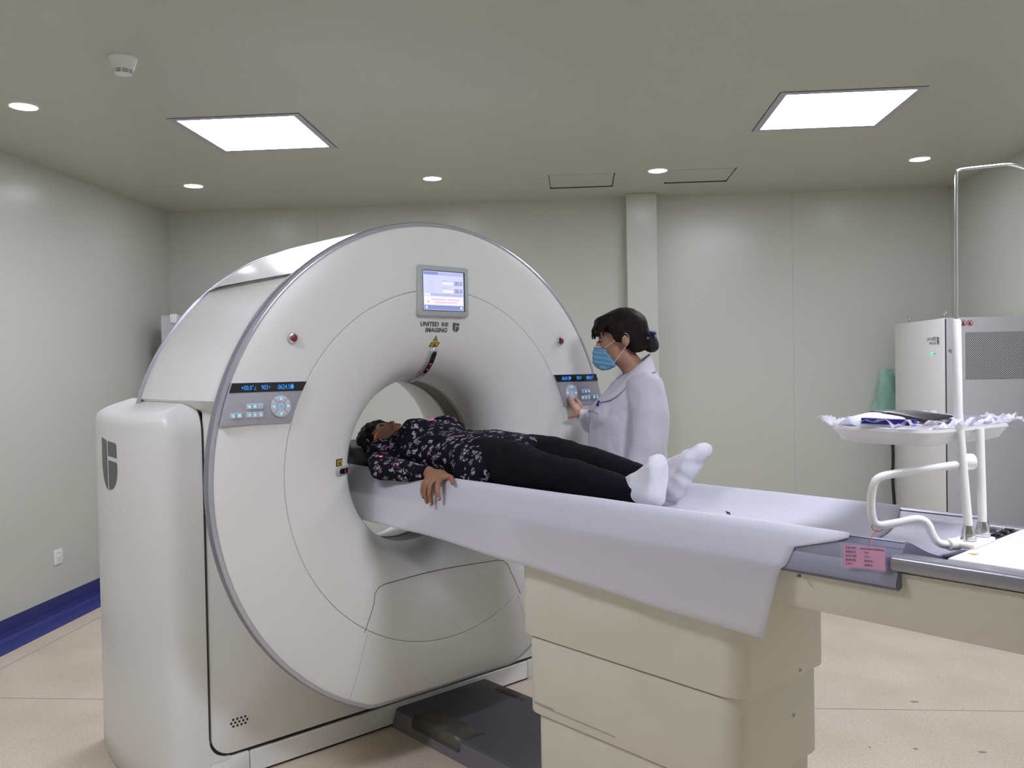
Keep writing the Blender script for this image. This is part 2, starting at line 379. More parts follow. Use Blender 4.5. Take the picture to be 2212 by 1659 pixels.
def arc(cx, cy, r, a0, a1, n=6):
    return [(cx+r*math.cos(R_(a0+(a1-a0)*i/n)), cy+r*math.sin(R_(a0+(a1-a0)*i/n))) for i in range(n+1)]
def rrect(x0, y0, x1, y1, r, n=5):
    return arc(x1-r, y1-r, r, 0, 90, n)+arc(x0+r, y1-r, r, 90, 180, n)+arc(x0+r, y0+r, r, 180, 270, n)+arc(x1-r, y0+r, r, 270, 360, n)

# ------------------------------------------------------------------ the room
XL, XR, YB, YF, H = -2.573, 3.14, 3.115, -4.4, 2.631
def struct(o): o['kind'] = 'structure'; return o
fl = struct(B().box((XL-.1, YF-.1, -.1), (XR+.1, YB+.1, 0)).out('floor', 'floor_vinyl', smooth=False))
for a, b_ in (((XL+.16, .372, 0), (XR-.16, .376, .0006)), ((XL+.28, YF+.3, 0), (XL+.284, YB-.3, .0006)), ((XL+.16, -1.45, 0), (XR-.16, -1.446, .0006)), ((XL+.16, 2.1, 0), (XR-.16, 2.104, .0006))):
    B().box(a, b_).out('weld_seam', 'scuff', fl, smooth=False)
for (x, y, r, s_) in ((1.873, .46, .018, .5), (1.934, -.005, .016, .5), (1.71, .013, .010, .7), (1.55, .02, .005, 1), (1.3, 1.6, .008, .6)):
    pts = [(x+math.cos(k*.7)*r*(1+.25*math.sin(k*2.3)), y+math.sin(k*.7)*r*s_*(1+.25*math.cos(k*3.1))) for k in range(9)]
    B().poly(pts, (0, .0008), 2).out('floor_stain', 'scuff', fl, smooth=False)
ceil = struct(B().box((XL-.1, YF-.1, H), (XR+.1, YB+.1, H+.1)).out('ceiling', 'ceiling', smooth=False))
struct(B().box((XL-.1, YF-.1, 0), (XL, YB+.1, H)).out('wall_left', 'wall', smooth=False))
wb = struct(B().box((XL-.1, YB+.004, 0), (XR+.1, YB+.1, H)).out('wall_back', 'joint', smooth=False))
xs = [XL, -1.42, -.265, .89, 2.045, XR]
for i in range(5):
    B().box((xs[i]+.0005, YB, 0), (xs[i+1]-.0005, YB+.02, H)).out('wall_panel', 'wall', wb, smooth=False)
struct(B().box((XR, YF-.1, 0), (XR+.1, YB+.1, H)).out('wall_right', 'wall', smooth=False))
struct(B().box((XL-.1, YF-.1, 0), (XR+.1, YF, H)).out('wall_front', 'wall', smooth=False))
pl = struct(B().box((.864, 2.988, 0), (1.081, YB+.01, H), .004, 1).out('pillar', 'wall', smooth=False))
def coved(name, a, b_, nx, ny):
    """blue vinyl turned up the wall and along the floor; a->b along the wall, (nx,ny) into the room"""
    L = B(); prof = [(.0, .112), (.004, .112), (.006, .04), (.012, .016), (.03, .005), (.06, .002), (.16, .0015), (.16, 0)]
    rows = [[(p[0]+nx*u, p[1]+ny*u, z) for u, z in prof] for p in (a, b_)]
    L.grid(rows)
    me = L.mesh(name); o = link(name, me, ['blue_vinyl', 'blue_vinyl_floor'], smooth=False); struct(o)
    for f in me.polygons:
        if f.center.z < .012: f.material_index = 1
    return o
coved('baseboard_left', (XL, YF), (XL, YB), 1, 0); coved('baseboard_back', (XL, YB), (XR, YB), 0, -1)
coved('baseboard_right', (XR, YF), (XR, YB), -1, 0); coved('baseboard_front', (XL, YF), (XR, YF), 0, 1)

# ------------------------------------------------------------------ ceiling fittings
def ceiling_panel(x, y, label, hx=.322, gm='lamp_glass'):
    t = empty('ceiling_light', (x, y, H), 0, label, 'ceiling light', 'square ceiling light panels')
    L = B(); o_, i_ = hx, hx-.034
    for a, b_ in (((-o_, -o_), (o_, -i_)), ((-o_, i_), (o_, o_)), ((-o_, -i_), (-i_, i_)), ((i_, -i_), (o_, i_))):
        L.box((a[0], a[1], -.004), (b_[0], b_[1], 0), .001, 1)
    L.out('frame', 'lamp_frame', t, smooth=False)
    L = B(); e = .003
    for a, b_ in (((-o_-e, -o_-e), (o_+e, -o_)), ((-o_-e, o_), (o_+e, o_+e)), ((-o_-e, -o_), (-o_, o_)), ((o_, -o_), (o_+e, o_))):
        L.box((a[0], a[1], -.0012), (b_[0], b_[1], 0))
    L.out('shadow_gap', 'dark_gap', t, smooth=False)
    B().box((-i_, -i_, -.003), (i_, i_, -.001)).out('diffuser', gm, t, smooth=False)
ceiling_panel(-1.11, 1.133, 'glowing square ceiling panel on the left, above the scanner')
ceiling_panel(1.765, 1.128, 'glowing square ceiling panel on the right, nearest the tall drip pole')
ceiling_panel(-1.11, -1.75, 'square ceiling panel on the left, above and in front of the picture', gm='lamp_glass_left')
ceiling_panel(1.765, -1.75, 'square ceiling panel on the right, above and in front of the picture', gm='lamp_glass_front')
def downlight(x, y, label):
    t = empty('downlight', (x, y, H), 0, label, 'downlight', 'small round recessed ceiling lights')
    B().lathe([(0, .068), (.004, .066), (.005, .058), (.001, .054)], 0, n=28).warp(lambda c: (c.x, c.z, -c.y)).out('bezel', 'white_paint', t)
    B().cyl((0, 0, -.0035), (0, 0, -.001), .055, seg=28).out('lens', 'down_glass', t)
downlight(-1.967, .538, 'small round ceiling light at the far left, near the smoke detector')
downlight(-1.967, 2.25, 'small round ceiling light over the back left corner, behind the left panel')
downlight(-.403, 2.283, 'small round ceiling light above the top of the scanner')
downlight(1.025, 2.288, 'small round ceiling light between the two ceiling hatches by the pillar')
downlight(2.591, 2.228, 'small round ceiling light at the right, above the drip pole')
t = empty('smoke_detector', (-1.215, .02, H), 0, 'white cone-shaped smoke detector with dark slots on the ceiling', 'smoke detector')
B().lathe([(0, .052), (.008, .053), (.012, .050), (.050, .037), (.052, .036)], 0, n=32).warp(lambda c: (c.x, c.z, -c.y)).out('base', 'shell', t)
B().cyl((0, 0, -.064), (0, 0, -.050), .027, .0335, 24).out('slot_core', 'black_print', t)
L = B()
for z in (.0535, .0585, .064): L.cyl((0, 0, -z-.0018), (0, 0, -z+.0002), .0325-.3*(z-.0535), .0345-.3*(z-.0535), 28)
for k in range(8):
    a = k*math.pi/4+.3; L.box((math.cos(a)*.034-.002, math.sin(a)*.033-.002, -.065), (math.cos(a)*.033+.002, math.sin(a)*.033+.002, -.050))
L.out('cap', 'shell', t)
def hatch(x0, x1, y0, y1, label, sides):
    t = empty('ceiling_hatch', ((x0+x1)/2, (y0+y1)/2, H), 0, label, 'hatch', 'ceiling access hatches')
    a, b_ = (x1-x0)/2, (y1-y0)/2; g = .013
    B().box((-a+g, -b_+g, -.002), (a-g, b_-g, 0), .0006, 1).out('hatch_panel', 'ceiling', t, smooth=False)
    L = B(); L.box((-a, b_-.024, -.0045), (a, b_, 0))
    if 'l' in sides: L.box((-a, -b_, -.001), (-a+g*.35, b_, 0))
    if 'r' in sides: L.box((a-g*.5, -b_, -.001), (a, b_, 0))
    L.out('open_gap', 'dark_gap', t, smooth=False)
hatch(.337, .76, 2.31, 2.715, 'ceiling access hatch with dark open edge, left of the pillar', 'lr')
hatch(1.101, 1.514, 2.285, 2.675, 'ceiling access hatch with dark open edge, right of the pillar', 'r')
# wall socket
t = empty('wall_socket', (XL, 1.642, .30), 0, 'white wall socket low on the left wall above the blue skirting', 'socket')
B().box((0, -.043, 0), (.008, .043, .088), .003, 2).out('plate', 'socket_white', t)
L = B()
for y in (-.009, .009): L.box((.0078, y-.0022, .062), (.0086, y+.0022, .070))
for y, r in ((-.012, .5), (.012, -.5)): L.box((.0078, y-.0015, .030), (.0086, y+.0015, .040), rot=Matrix.Rotation(r, 3, 'X'))
L.box((.0078, -.0015, .018), (.0086, .0015, .026)); L.out('slots', 'print_grey', t)['kind'] = 'stuff'

# ------------------------------------------------------------------ CT gantry (scanner frame)
CZ = 1.053; G0 = W(0, .5, 0); OFF = (0, .5, 0)
gan = empty('ct_scanner', G0, GA, 'white ring-shaped CT scanner with grey trim ring and round bore', 'medical scanner')
RR = .80
def rlim(a, R, zb, rho):
    """radial reach of a disc of radius R cut flat at height zb (relative to centre), corners rounded by rho"""
    dx, dz = math.sin(a), math.cos(a)
    def inside(t_):
        x, z = dx*t_, dz*t_; zl = zb+rho; r2 = R-rho
        if z >= zl: return math.hypot(x, z) <= R-1e-9 and (math.hypot(x, z) <= r2 or math.hypot(x, z)-r2 <= rho)
        xm = math.sqrt(max(r2*r2-zl*zl, 0)); cxx = max(-xm, min(xm, x))
        return math.hypot(x-cxx, z-zl) <= rho
    lo, hi = .3, R
    if inside(R-1e-6) or dz >= (zb+rho)/(R-rho): return R
    for _ in range(26):
        mid = (lo+hi)/2
        if inside(mid): lo = mid
        else: hi = mid
    return lo
_lim = {}
def rmap(r, a):
    if r <= .652: return r
    k = round(a, 5)
    if k not in _lim: _lim[k] = rlim(a, .90, -.835, .09)
    Rl = _lim[k]; return .652+(r-.652)/(.90-.652)*(Rl-.652)
PROF = [(-.016, .6520), (-.0162, .6530), (-.0163, .660), (-.018, .72), (-.017, .80), (-.012, .86), (-.007, .882)]
FLARE = [(-.014, .6494), (-.016, .6482), (-.0160, .6470), (-.0158, .640), (-.0135, .60), (-.0080, .55), (.001, .505), (.0145, .46), (.033, .42), (.055, .387), (.085, .360), (.115, .341), (.15, .326), (.19, .317), (.235, .315)]
def surf(r):
    P = sorted([(q[1], q[0]) for q in PROF+FLARE])
    if r <= P[0][0]: return P[0][1]
    for (r0, y0), (r1, y1) in zip(P, P[1:]):
        if r <= r1: return y0+(y1-y0)*(r-r0)/(r1-r0)
    return P[-1][1]
def onface(x, z, d=.001): return (x, surf(math.hypot(x, z-CZ))-d, z)
N = 144
def lat(name, prof, m, a0=0, a1=360, rm=None, n=N, par=gan, **k):
    return B(OFF).lathe(prof, CZ, a0, a1, n, rm).out(name, m, par, **k)
lat('front_cover', [(.02, .6508)]+[(-.014, .6508)]+PROF+[(.005, .884)], 'shell', rm=rmap, angle=60)
lat('bore_funnel', [(.0, .6494)]+FLARE, 'shell', angle=60)
lat('seam_ring', [(-.010, .6475), (-.010, .6525)], 'scuff', rm=rmap)
lat('trim_ring', [(.030, .884), (.030, .897), (.024, .900), (.004, .900), (-.004, .896)], 'trim_grey', rm=rmap, angle=50)
lat('trim_ring_edge', [(-.004, .8965), (-.009, .890), (-.009, .884), (-.005, .881), (.01, .880)], 'trim_light', rm=rmap, angle=50)
def rm_back(r, a):                        # the body behind the front disc: full drum above the shoulders, drawn in below
    z = math.cos(a)*r
    if z > .262: return r
    k = min(1, (.262-z)/.02); tgt = min(r, .80)
    if z < -.3: tgt = min(tgt, rlim(a, .82, -.80, .09))
    return r*(1-k)+tgt*k
lat('drum_shell', [(.028, .893), (.032, .886), (.10, .885), (.40, .885), (.72, .885), (.735, .885)], 'shell', rm=rm_back, angle=60)
lat('rear_trim_ring', [(.734, .884), (.735, .8945), (.742, .896), (.749, .8945), (.75, .884)], 'trim_light', -103, 103)
lat('top_lid', [(.036, .886), (.040, .8945), (.06, .896), (.40, .899), (.62, .900), (.70, .894), (.722, .892), (.726, .886)], 'shell_gloss', -40.3, 40.3, angle=60)
L = B(OFF)
for a in (-40.3, 40.3):
    L = B(OFF); L.lathe([(.036, .884), (.036, .8955), (.722, .8925), (.722, .884)], CZ, a, a+(.22 if a > 0 else -.22), 1); L.out('lid_seam', 'scuff', gan, smooth=False)
lat('rear_cover', [(.335, .315), (.40, .318), (.46, .326), (.52, .338), (.57, .355), (.62, .385), (.67, .43), (.71, .50), (.735, .58), (.748, .68), (.752, .86), (.74, .886)], 'shell', -180, 180, rm=lambda r, a: min(r, rlim(a, .886, -.80, .09)) if r > .7 else r, angle=60)
lat('bore_window', [(.240, .3165), (.336, .3165)], 'window_brown')
lat('window_edge', [(.228, .3155), (.230, .3135), (.243, .3135), (.245, .3165)], 'cream_ring')
lat('window_edge', [(.328, .3165), (.330, .3135), (.342, .3135), (.344, .3165)], 'cream_ring')
lat('window_mark', [(.243, .3155), (.333, .3155)], 'navy_mark', 14, 19, n=4)
# front panel (housing between the two towers) with the recessed dark joint behind it
FP = .27
def fpo(x0, z0, z1, r, ins=0):
    return arc(-x0+r+ins, z0+r+ins, r, 180, 270, 6)+arc(x0-r-ins, z0+r+ins, r, 270, 360, 6)+[(x0-ins, z1), (.36, z1), (.36, .6), (-.36, .6), (-.36, z1), (-x0+ins, z1)]
B(OFF).poly(fpo(.797, .100, 1.235, .075), (FP, FP+.03), 1, .003).out('front_panel', 'shell_b', gan, smooth=True)
B(OFF).poly(fpo(.808, .088, 1.25, .080), (FP+.012, FP+.045), 1).out('joint_recess', 'dark_gap', gan, smooth=False)
L = B(OFF)
for s_ in (-1, 1):
    L.poly(rrect(min(s_*.60, s_*.797), .05, max(s_*.60, s_*.797), 1.30, .02), (FP+.045, .70), 1)
L.box((-.60, FP+.045, .05), (.60, .70, .22)); L.out('inner_frame', 'dark_gap', gan, smooth=False)
# saddle: shoulder piece between drum and tower cover, sweeping over into the front panel
for s_ in (-1, 1):
    L = B(OFF); rows = []
    for (x, z) in ((.50, 1.352), (.70, 1.335), (.785, 1.320), (.797, 1.316)):
        row = [(s_*x, .74, z-.4), (s_*x, .74, z-.02), (s_*x, .72, z), (s_*x, .40, z), (s_*x, .16, z), (s_*x, .12, z-.004), (s_*x, .092, z-.016), (s_*x, .078, z-.036), (s_*x, .078, z-.065), (s_*x, .092, z-.10), (s_*x, .12, z-.14), (s_*x, .16, z-.18), (s_*x, .21, z-.215), (s_*x, .255, z-.24), (s_*x, FP, z-.28)]
        rows.append(row)
    rows.append([(s_*.7985, max(p[1], .275) if p[2] < 1.30 or p[1] < .38 else p[1], min(p[2], 1.312)) for p in rows[-1]])
    L.grid(rows); L.out('shoulder_panel', 'shell_b', gan, angle=60)
# bowed tower covers
def tower(s_):
    plan = [(.803, .268), (.85, .269), (.885, .274), (.905, .284), (.922, .302), (.938, .332), (.950, .365), (.964, .415), (.979, .50), (.987, .60), (.987, .68), (.978, .78), (.962, .88), (.945, .945), (.92, .975), (.88, .985), (.803, .985)]
    cx_, cy_ = .80, .62; L = B(OFF); rows = []
    def top(x): return 1.318-(abs(x)-.80)*.30
    levels = [(0.0, -.012), (.012, .0), (.10, .0)]+[(z, 0.0) for z in (.3, .5, .7, .9, 1.1)]
    for z, ins in levels:
        rows.append([(s_*(x if x < .81 else x+ins*(x-.8)/.18), y, z) for x, y in plan])
    for d in (.11, .10, .09, .08, .07, .06, .05, .042, .035, .028, .022, .016, .012, .008, .005, .003, .0015, .0005):
        def rd(q_): return q_-math.sqrt(max(q_*q_-max(0, q_-d)**2, 0))
        ins = rd(.030); row = []
        for x, y in plan:
            inf = rd(.030+.080*max(0, min(1, (.935-x)/.055)))
            xx = x-(0 if x < .81 else ins*min(1, (x-.80)/.12)); f = max(0, min(1, (.60-y)/.25))
            yy = y+inf*f-(ins if y > .93 else 0)
            row.append((s_*xx, yy, top(xx)-d))
        rows.append(row)
    row = [(s_*(.80+(x-.80)*.6), .65+(y-.65)*.55, 0) for x, y in plan]
    rows.append([(p[0], p[1], top(p[0])) for p in row]); row = [(s_*.80, .65+(y-.65)*.3, top(.80)) for x, y in plan]; rows.append(row)
    L.grid(rows)
    # the foot runs on inwards under the front panel
    L.box((min(s_*.662, s_*.84), FP, .0), (max(s_*.662, s_*.84), FP+.05, .088), .003, 1)
    L.poly([(s_*x, z) for x, z in [(.803, .168)]+arc(.728, .168, .0765, 0, -90, 8)+[(.728, .084), (.812, .084), (.812, .168)]], (FP-.001, FP+.04), 1)
    return L.out('tower_cover', 'shell_b', gan, angle=65)
tower(-1); tower(1)
for s_ in (-1, 1):
    B(OFF).tube([(s_*.803, .74, 1.3175), (s_*.803, .38, 1.3175)]+[(s_*.803, .38-math.sin(R_(a))*.112, 1.207+math.cos(R_(a))*.112) for a in range(10, 91, 10)]+[(s_*.8025, .2675, 1.15), (s_*.8025, .2675, .168)], .0026, 6).out('cover_joint', 'dark_gap', gan)
B(OFF).box((-.658, FP+.001, .008), (.658, FP+.04, .086), .003, 1).out('base_plinth', 'shell_b', gan, smooth=False)
B(OFF).box((-.80, FP+.010, .0), (.80, FP+.05, .012)).out('plinth_gap', 'dark_gap', gan, smooth=False)
B(OFF).cyl((-.885, .50, 1.292), (-.885, .50, 1.2925), .006).out('shoulder_mark', 'scuff', gan)
# vent holes low on the left
L = B(OFF)
for r_, (n_, dx) in enumerate(((4, .0), (5, -.0075), (4, .0))):
    for k in range(n_): L.cyl((-.718+dx+k*.0145, FP-.0005, .213-r_*.0115), (-.718+dx+k*.0145, FP+.003, .213-r_*.0115), .0042, seg=12)
L.out('vent_holes', 'black_print', gan)
# service panel seams on the funnel and the cover
def strip(L, pts, w_=.0022, d=.0008, n=10):
    P = []
    for (x0, z0), (x1, z1) in zip(pts, pts[1:]):
        for k in range(n): P.append((x0+(x1-x0)*k/n, z0+(z1-z0)*k/n))
    P.append(pts[-1]); rows = []
    for i, (x, z) in enumerate(P):
        a = P[max(i-1, 0)]; b_ = P[min(i+1, len(P)-1)]; dx, dz = b_[0]-a[0], b_[1]-a[1]; l = math.hypot(dx, dz) or 1
        nx, nz = -dz/l*w_/2, dx/l*w_/2; rows.append([onface(x+nx, z+nz, d), onface(x-nx, z-nz, d)])
    L.grid(rows)
L = B(OFF); strip(L, [(-.365, .50)]+[(-.318, .592)]+[(-.318+.02*0, .600), (-.310, .625), (-.292, .641), (-.265, .647)]+[(.265, .647), (.292, .641), (.310, .625), (.318, .600), (.365, .50)])
L.out('service_panel_seam', 'dark_gap', gan, smooth=False)
for s_ in (-1, 1): L = B(OFF); strip(L, [(s_*.352, .497), (s_*.43, .262)], .0014); L.out('cover_seam', 'joint', gan, smooth=False)
# display
L = B(OFF); L.poly(rrect(-.116, 1.603, .118, 1.790, .012), (-.029, -.008), 1, .004); L.out('display', 'display_bezel', gan)
disp = gan.children[-1]
DX0, DX1, DZ0, DZ1 = -.094, .092, 1.626, 1.769
def du(u): return DX0+(DX1-DX0)*u
def dv(v_): return DZ0+(DZ1-DZ0)*v_
def q(L, u0, v0, u1, v1, d): L.box((du(u0), -.0292-d, dv(v0)), (du(u1), -.0290, dv(v1)))
L = B(OFF); q(L, -.012, -.02, 1.035, 1.02, .0001); L.out('screen_edge', 'lcd_edge', disp, smooth=False)
L = B(OFF); L.mi = 0; q(L, 0, 0, 1, 1, .0004); L.out('screen', 'lcd_bg', disp, smooth=False, label='lit lavender screen')
def dq(name, m, rects, d=.0007):
    if len(rects) > 6:
        L = B(OFF)
        for r_ in rects: q(L, *r_, d)
        L.out(name, m, disp, smooth=False)['kind'] = 'stuff'
    else:
        for r_ in rects: L = B(OFF); q(L, *r_, d); L.out(name, m, disp, smooth=False)
dq('screen_bar', 'lcd_bar', [(.01, .905, .36, .985), (.01, .012, .99, .125)])
dq('screen_header', 'lcd_bar_l', [(.37, .90, .99, .985), (.17, .37, .99, .43)])
dq('screen_field', 'lcd_white', [(.47, .665, .73, .725), (.47, .465, .73, .525), (.02, .14, .98, .35), (.03, .375, .16, .425)])
dq('screen_button', 'lcd_white', [(.05, .04, .09, .10), (.91, .04, .955, .10)], .0010)
dq('screen_caption', 'lcd_faint', [(.475+.018*k, .765, .487+.018*k, .785) for k in range(6)]+[(.475+.018*k, .570, .487+.018*k, .590) for k in range(6)]+[(.41, .715, .425, .722)])
dq('screen_warning_text', 'lcd_pink', [(.19+.0325*k, .255, .212+.0325*k, .295) for k in range(22) if k != 11]+[(.28+.0325*k, .185, .302+.0325*k, .222) for k in range(17)], .0010)
L = B(OFF); L.poly([(du(.085), dv(.19)), (du(.145), dv(.19)), (du(.115), dv(.26))], (-.0302, -.0290), 1); L.out('screen_warning_sign', 'lcd_warn', disp, smooth=False)
L = B(OFF)
for z in (.655, .455): L.text('00.0', .0235, lambda x, y, e, z=z: (du(.765)+x*.92, -.0301-e, dv(z)+y))
L.out('screen_digits', 'lcd_text', disp, smooth=False)
L = B(OFF)                                 # faint figure outline
for pts in ([(.20+.055*math.sin(R_(k*30)), .79+.085*math.cos(R_(k*30))) for k in range(13)], [(.16, .68), (.15, .60), (.25, .60), (.24, .68)], [(.15, .58), (.13, .46)], [(.25, .58), (.28, .46)], [(.20, .60), (.20, .45)], [(.17, .72), (.23, .72)]):
    L.tube([(du(u), -.0299, dv(v_)) for u, v_ in pts], .0006, 4)
L.out('screen_figure', 'lcd_bar_l', disp, smooth=False)
# maker's lettering and emblem
def shield(L, x0, z0, wd, ht, put, thick=(0, .0006)):
    A = [(0, 1), (.40, .965), (.42, .02)]+[(.42, .0), (.30, .06), (.17, .15), (.08, .26), (.03, .38), (.0, .55)]
    Bp = [(.50, .955), (.94, .93), (.98, .90), (.99, .645), (.51, .665)]
    Cp = [(.51, .585), (.96, .565), (1, .54), (1, .38), (.97, .24), (.88, .12), (.75, .045), (.52, .0)]
    for P in (A, Bp, Cp):
        def f(t):
            lo = [t.verts.new(put(x0+u*wd, z0+v_*ht, thick[0])) for u, v_ in P]; hi = [t.verts.new(put(x0+u*wd, z0+v_*ht, thick[1])) for u, v_ in P]
            t.faces.new(lo); t.faces.new(hi[::-1]); n = len(P)
            for i in range(n): t.faces.new((lo[i], hi[i], hi[(i+1) % n], lo[(i+1) % n]))
            bmesh.ops.recalc_face_normals(t, faces=t.faces); bmesh.ops.triangulate(t, faces=[g for g in t.faces if len(g.verts) > 4])
        L._new(f)
L = B(OFF)
L.text('UNITED', .0215, lambda x, y, e: onface(-.094+x*1.10, 1.5685+y, .001+e), .0004, shear=.07, thin=-.0007)
L.text('联影', .0175, lambda x, y, e: onface(.004+x*1.0, 1.5690+y, .001+e), .0004, thin=-.0001)
L.text('IMAGING', .0215, lambda x, y, e: onface(-.068+x*1.13, 1.5470+y, .001+e), .0004, shear=.07, thin=-.0007)
L.out('maker_name', 'print_grey', gan, smooth=False)
L = B(OFF); shield(L, .058, 1.5475, .030, .036, lambda x, z, e: onface(x, z, .0008+e)); L.out('maker_emblem', 'print_grey', gan, smooth=False)
L = B(OFF)
def side(y, z, e):                         # on the bowed left tower
    P = [(.345, .940), (.41, .962), (.50, .979), (.60, .987), (.68, .987), (.78, .978), (.88, .962)]
    for (y0, x0), (y1, x1) in zip(P, P[1:]):
        if y <= y1: x = x0+(x1-x0)*(y-y0)/(y1-y0); break
    return (-x-.0015-e, y, z)
shield(L, 0, 1.000, .172, .183, lambda u, z, e: side(.742-u, z, e)); L.out('side_emblem', 'emblem_grey', gan, smooth=False)
# warning stickers
def sticker_rect(x, z, sk=.007, wd=.041, ht=.017):
    L = B(OFF)
    def pg(P, e0, e1):
        def f(t):
            lo = [t.verts.new(onface(u, v_, e0)) for u, v_ in P]; hi = [t.verts.new(onface(u, v_, e1)) for u, v_ in P]
            t.faces.new(lo); t.faces.new(hi[::-1])
            for i in range(len(P)): t.faces.new((lo[i], hi[i], hi[(i+1) % len(P)], lo[(i+1) % len(P)]))
        L._new(f)
    L.mi = 1; pg([(x, z), (x+wd, z), (x+wd+sk, z+ht), (x+sk, z+ht)], .0008, .0014)
    L.mi = 0; pg([(x+.0035, z+.002), (x+wd-.002, z+.002), (x+wd+sk-.003, z+ht-.002), (x+sk+.002, z+ht-.002)], .0012, .0018)
    L.mi = 1; cx_, cz_ = x+wd/2+sk/2, z+ht/2; pg([(cx_-.005, cz_-.005), (cx_+.005, cz_-.005), (cx_+.001, cz_+.006)], .0016, .0022)
    L.out('warning_sticker', ['yellow', 'black_print'], gan, smooth=False)
sticker_rect(-.038, 1.4925)
L = B(OFF); tri = [(-.026, 1.5135), (-.001, 1.5135), (-.0125, 1.5345)]
for i, (k, e) in enumerate(((1.0, .0008), (.72, .0014), (.25, .0018))):
    cx_, cz_ = -.0132, 1.5195; L.mi = [1, 0, 1][i]
    P = [(cx_+(a-cx_)*k, cz_+(b_-cz_)*k) for a, b_ in tri]
    def f(t, P=P, e=e):
        lo = [t.verts.new(onface(u, v_, e)) for u, v_ in P]; hi = [t.verts.new(onface(u, v_, e+.0006)) for u, v_ in P]
        t.faces.new(lo); t.faces.new(hi[::-1])
        for j in range(3): t.faces.new((lo[j], hi[j], hi[(j+1) % 3], lo[(j+1) % 3]))
    L._new(f)
L.out('warning_sticker', ['yellow', 'black_print'], gan, smooth=False)
L = B(OFF); L.mi = 1; L.box((-.437, -.004, 1.080), (-.404, .014, 1.105)); L.mi = 0; L.box((-.434, -.0055, 1.083), (-.407, .014, 1.102)); L.mi = 1
L.poly([(-.425, 1.087), (-.415, 1.087), (-.420, 1.097)], (-.0062, 0), 1)
L.warp(lambda c: (c.x, c.y+surf(math.hypot(c.x, c.z-CZ))+.002, c.z)); L.out('warning_sticker', ['yellow', 'black_print'], gan, smooth=False)
# laser window housings running into the bore
def laser(ang, r0, y1, hw=.0165):
    pts = [(surf(r0), r0)]+[p for p in FLARE if p[1] < r0 and p[0] < y1]
    ln_ = [0]
    for a_, b_ in zip(pts, pts[1:]): ln_.append(ln_[-1]+math.hypot(b_[0]-a_[0], b_[1]-a_[1]))
    def at(t):
        d = t*ln_[-1]
        for k in range(len(pts)-1):
            if d <= ln_[k+1]+1e-9:
                f = (d-ln_[k])/(ln_[k+1]-ln_[k]); a_, b_ = pts[k], pts[k+1]; y, r = a_[0]+(b_[0]-a_[0])*f, a_[1]+(b_[1]-a_[1])*f
                tx, tz = b_[0]-a_[0], b_[1]-a_[1]; l = math.hypot(tx, tz); return y, r, tz/l, -tx/l      # outward normal (y, r)
    a = R_(ang); n = 30
    def P(t, u, h_):
        y, r, ny, nr = at(t); yy, rr_ = y+ny*h_, r+nr*h_
        return (rr_*math.sin(a)+u*math.cos(a), yy, CZ+rr_*math.cos(a)-u*math.sin(a))
    def sheet(t0, t1, w_, lift, mname, par, cap=.12):
        L = B(OFF); rows = []
        for i_ in range(n+1):
            t = t0+(t1-t0)*i_/n; e = min(1, (i_/n)/cap, (1-i_/n)/cap*(.5 if par is gan else 1)); e = math.sqrt(max(1-(1-e)**2, .002)); wv = w_*e; hh = lift*(.3+.7*e)
            rows.append([P(t, -wv, -.003), P(t, -wv, hh*.55), P(t, -wv*.75, hh), P(t, wv*.75, hh), P(t, wv, hh*.55), P(t, wv, -.003)] if par is gan else [P(t, -wv, lift), P(t, 0, lift), P(t, wv, lift)])
        L.grid(rows); return L.out('laser_window' if par is gan else 'dark_glass', mname, par, angle=50)
    h = sheet(0, 1, hw, .010, 'trim_light', gan, .10)
    sheet(.05, .46, hw*.60, .0112, 'black_gloss', h, .16)
    for t, du_, dv_ in ((.25, .0060, .0012), (.37, .0022, .0035)):
        y, r, ny, nr = at(t); L = B(OFF)
        c = [P(t-dv_/.2, -du_, .0118), P(t-dv_/.2, du_, .0118), P(t+dv_/.2, du_, .0118), P(t+dv_/.2, -du_, .0118)]
        L.grid([[c[0], c[1]], [c[3], c[2]]]); L.out('laser_glow', 'led_red', h, smooth=False)
laser(-1.5, .440, .24, .0175); laser(-90.0+1.2, .440, .16, .014); laser(90, .440, .16, .014)
